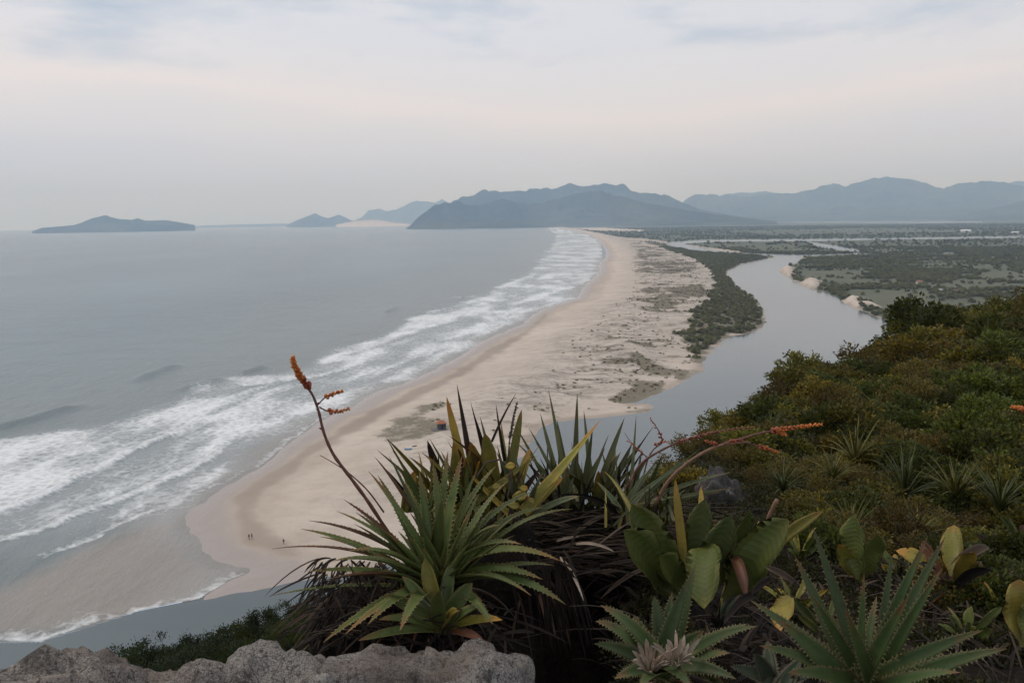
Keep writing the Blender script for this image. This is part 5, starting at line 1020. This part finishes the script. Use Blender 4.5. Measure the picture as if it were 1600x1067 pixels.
def boat(label, px, py, col, s, rz):
    g = gnd(px, py, 1.5); t = thing('beached_boat', label, 'boat', (g.x, g.y, lz(g)), rz=rz); t.scale = (s, s, s); n = 11; V, F = [], []
    for i in range(n):
        u = i / (n - 1) * 2 - 1; w_ = .62 * (1 - abs(u) ** 2.4) ** .7 + .02; sh = .18 * u * u
        V += [(u * 2, -w_, .62 + sh), (u * 2, -w_ * .72, .2), (u * 2, 0, .05 + .1 * u * u), (u * 2, w_ * .72, .2), (u * 2, w_, .62 + sh), (u * 2, w_ * .8, .56 + sh), (u * 2, 0, .25 + .1 * u * u), (u * 2, -w_ * .8, .56 + sh)]
    for i in range(n - 1):
        for j in range(8): F.append((i * 8 + j, i * 8 + (j + 1) % 8, i * 8 + 8 + (j + 1) % 8, i * 8 + 8 + j))
    h = part('hull', (V, F), MT('boat_paint', col, .45), t, smooth=True); wm = MT('boat_wood', (0.35, 0.33, 0.3)); part('seat', box(-.15, .15, -.5, .5, .46, .5), wm, t); part('seat', box(.8, 1.05, -.4, .4, .48, .52), wm, t)
    return t
boat('small bright blue boat drawn up on the open sand near the hut', 638, 708, (0.10, 0.24, 0.42), .75, .1); boat('smaller dark blue boat lying beside the bright blue one', 648, 703, (0.04, 0.06, 0.10), .5, .5)
def person(label, px, py, shirt, legs, pose):
    g = gnd(px, py, .5); z = lz(g); t = thing('person', label, 'person', (g.x, g.y, max(z, .02)), rz=pose * 1.3)
    J = [((0, 0, .95), .15), ((0, 0, 1.15), .14), ((0, 0, 1.38), .16), ((0, 0, 1.50), .06), ((0, .02, 1.58), .08), ((0, .02, 1.68), .10), ((0, .01, 1.74), .06)]
    E = [(i, i + 1) for i in range(6)]
    for s in (-1, 1):
        st = .14 * s * (1 if pose else .3); b = len(J)
        J += [((.1 * s, 0, .88), .10), ((.11 * s, st * .8, .5), .068), ((.11 * s, st * 1.4 - .04, .08), .045), ((.11 * s, st * 1.4 + .12, .04), .04)]; E += [(0, b), (b, b + 1), (b + 1, b + 2), (b + 2, b + 3)]; b = len(J)
        J += [((.19 * s, 0, 1.40), .07), ((.25 * s, -st * .5, 1.13), .05), ((.26 * s, -st + .08, .9), .04), ((.25 * s, -st + .12, .80), .035)]; E += [(2, b), (b, b + 1), (b + 1, b + 2), (b + 2, b + 3)]
    me = bpy.data.meshes.new('body'); me.from_pydata([j[0] for j in J], E, []); o = obj('body', me, t); md = o.modifiers.new('skin', 'SKIN'); sv = me.skin_vertices[0].data
    for i, (p, r_) in enumerate(J): sv[i].radius = (r_, r_ * .8)
    sv[0].use_root = True; ss = o.modifiers.new('sub', 'SUBSURF'); ss.levels = ss.render_levels = 1
    dg = bpy.context.evaluated_depsgraph_get(); m2 = bpy.data.meshes.new_from_object(o.evaluated_get(dg)); o.modifiers.clear(); o.data = m2
    m = M('clothed_figure'); zc = m.n('SeparateXYZ'); m.l(m.n('TexCoord').outputs['Object'], zc.inputs[0]); zz = zc.outputs[2]
    c = m.mix(m.math('GREATER_THAN', zz, .93), legs, shirt); c = m.mix(m.math('GREATER_THAN', zz, 1.5), c, (.30, .18, .12)); c = m.mix(m.math('LESS_THAN', zz, .1), c, (.30, .18, .12)); m.col(m.mix(m.math('GREATER_THAN', zz, 1.68), c, (.02, .015, .01))); m.rough(.9, .2)
    m2.materials.clear(); m2.materials.append(m.m)
    for p in m2.polygons: p.material_index = 0; p.use_smooth = True
    return t
person('person in dark clothes walking on the wet sand beside a companion in maroon', 389.5, 842, (.02, .022, .03), (.02, .02, .025), 1); person('person in a maroon top and dark trousers walking beside the companion in black', 394, 841, (.09, .03, .03), (.03, .025, .025), 2); person('person in grey standing apart on the sand flat', 443.5, 850, (.07, .07, .075), (.03, .03, .035), 0)

# ------------------------------------------------------------------ houses across the river
def house(label, px, py, w_, d_, h_, rot, wall, roofc, win=3):
    g = gnd(px, py, .9); t = thing('house', label, 'house', (g.x, g.y, .8), rz=rot); wm, rm, gm = MT('wall_paint', wall), MT('roof_tiles', roofc), MT('dark_glass', (.03, .035, .04), .3)
    part('wall', box(-w_ / 2, w_ / 2, -d_ / 2, d_ / 2, 0, h_), wm, t); e_ = .5; r_ = h_ + d_ * .28
    V = [(-w_ / 2 - e_, -d_ / 2 - e_, h_ - .1), (w_ / 2 + e_, -d_ / 2 - e_, h_ - .1), (w_ / 2 + e_, d_ / 2 + e_, h_ - .1), (-w_ / 2 - e_, d_ / 2 + e_, h_ - .1), (-w_ / 2 - e_, 0, r_), (w_ / 2 + e_, 0, r_)]
    part('roof', (V, [(0, 1, 5, 4), (2, 3, 4, 5), (1, 2, 5), (3, 0, 4), (0, 3, 2, 1)]), rm, t); part('door', box(-w_ * .42, -w_ * .42 + 1.0, -d_ / 2 - .06, -d_ / 2 - .004, 0, 2.1), gm, t)
    for k in range(win):
        x = -w_ * .2 + k * w_ * .26; part('window', box(x, x + 1.2, -d_ / 2 - .05, -d_ / 2 - .004, 1.0, 2.1), gm, t)
house('white house with grey roof partly behind the slope bushes across the river', 1473, 457, 9, 6, 3, -.3, (.62, .61, .6), (.3, .3, .3)); house('small white cottage beside the grey-roofed house across the river', 1493, 458, 6, 5, 2.8, .2, (.6, .6, .58), (.32, .16, .11), 2)
house('cream cottage with tiled roof at the meadow edge across the river', 1436, 443, 7, 5, 3, .1, (.55, .5, .4), (.3, .14, .09), 2)
house('long white shed far out on the plain', 1508, 362.5, 55, 18, 7, .1, (.75, .75, .74), (.7, .7, .7), 3); house('pale farm shed beyond the far channel', 1586, 365, 30, 14, 6, -.2, (.7, .7, .7), (.6, .6, .62), 3)
# rock islet in the bay
def islet():
    g = gnd(418, 357.2); bm = bmesh.new(); bmesh.ops.create_icosphere(bm, subdivisions=3, radius=1); co = np.array([v.co[:] for v in bm.verts]); F = [tuple(v.index for v in f.verts) for f in bm.faces]; bm.free()
    s = fbm(co[:, 0] * 3, co[:, 1] * 3 + co[:, 2] * 2, 4, 6); V = co * (1 + .9 * (s - .5))[:, None] * [70, 40, 11]; o = obj('rock_islet', mesh_np('rock_islet', V, F, [plain_mat('islet_rock', (.06, .055, .05), .9, .4, .05)])); o.location = (g.x, g.y, 0); tag(o, 'low dark rock islet far out in the bay', 'islet')
islet()
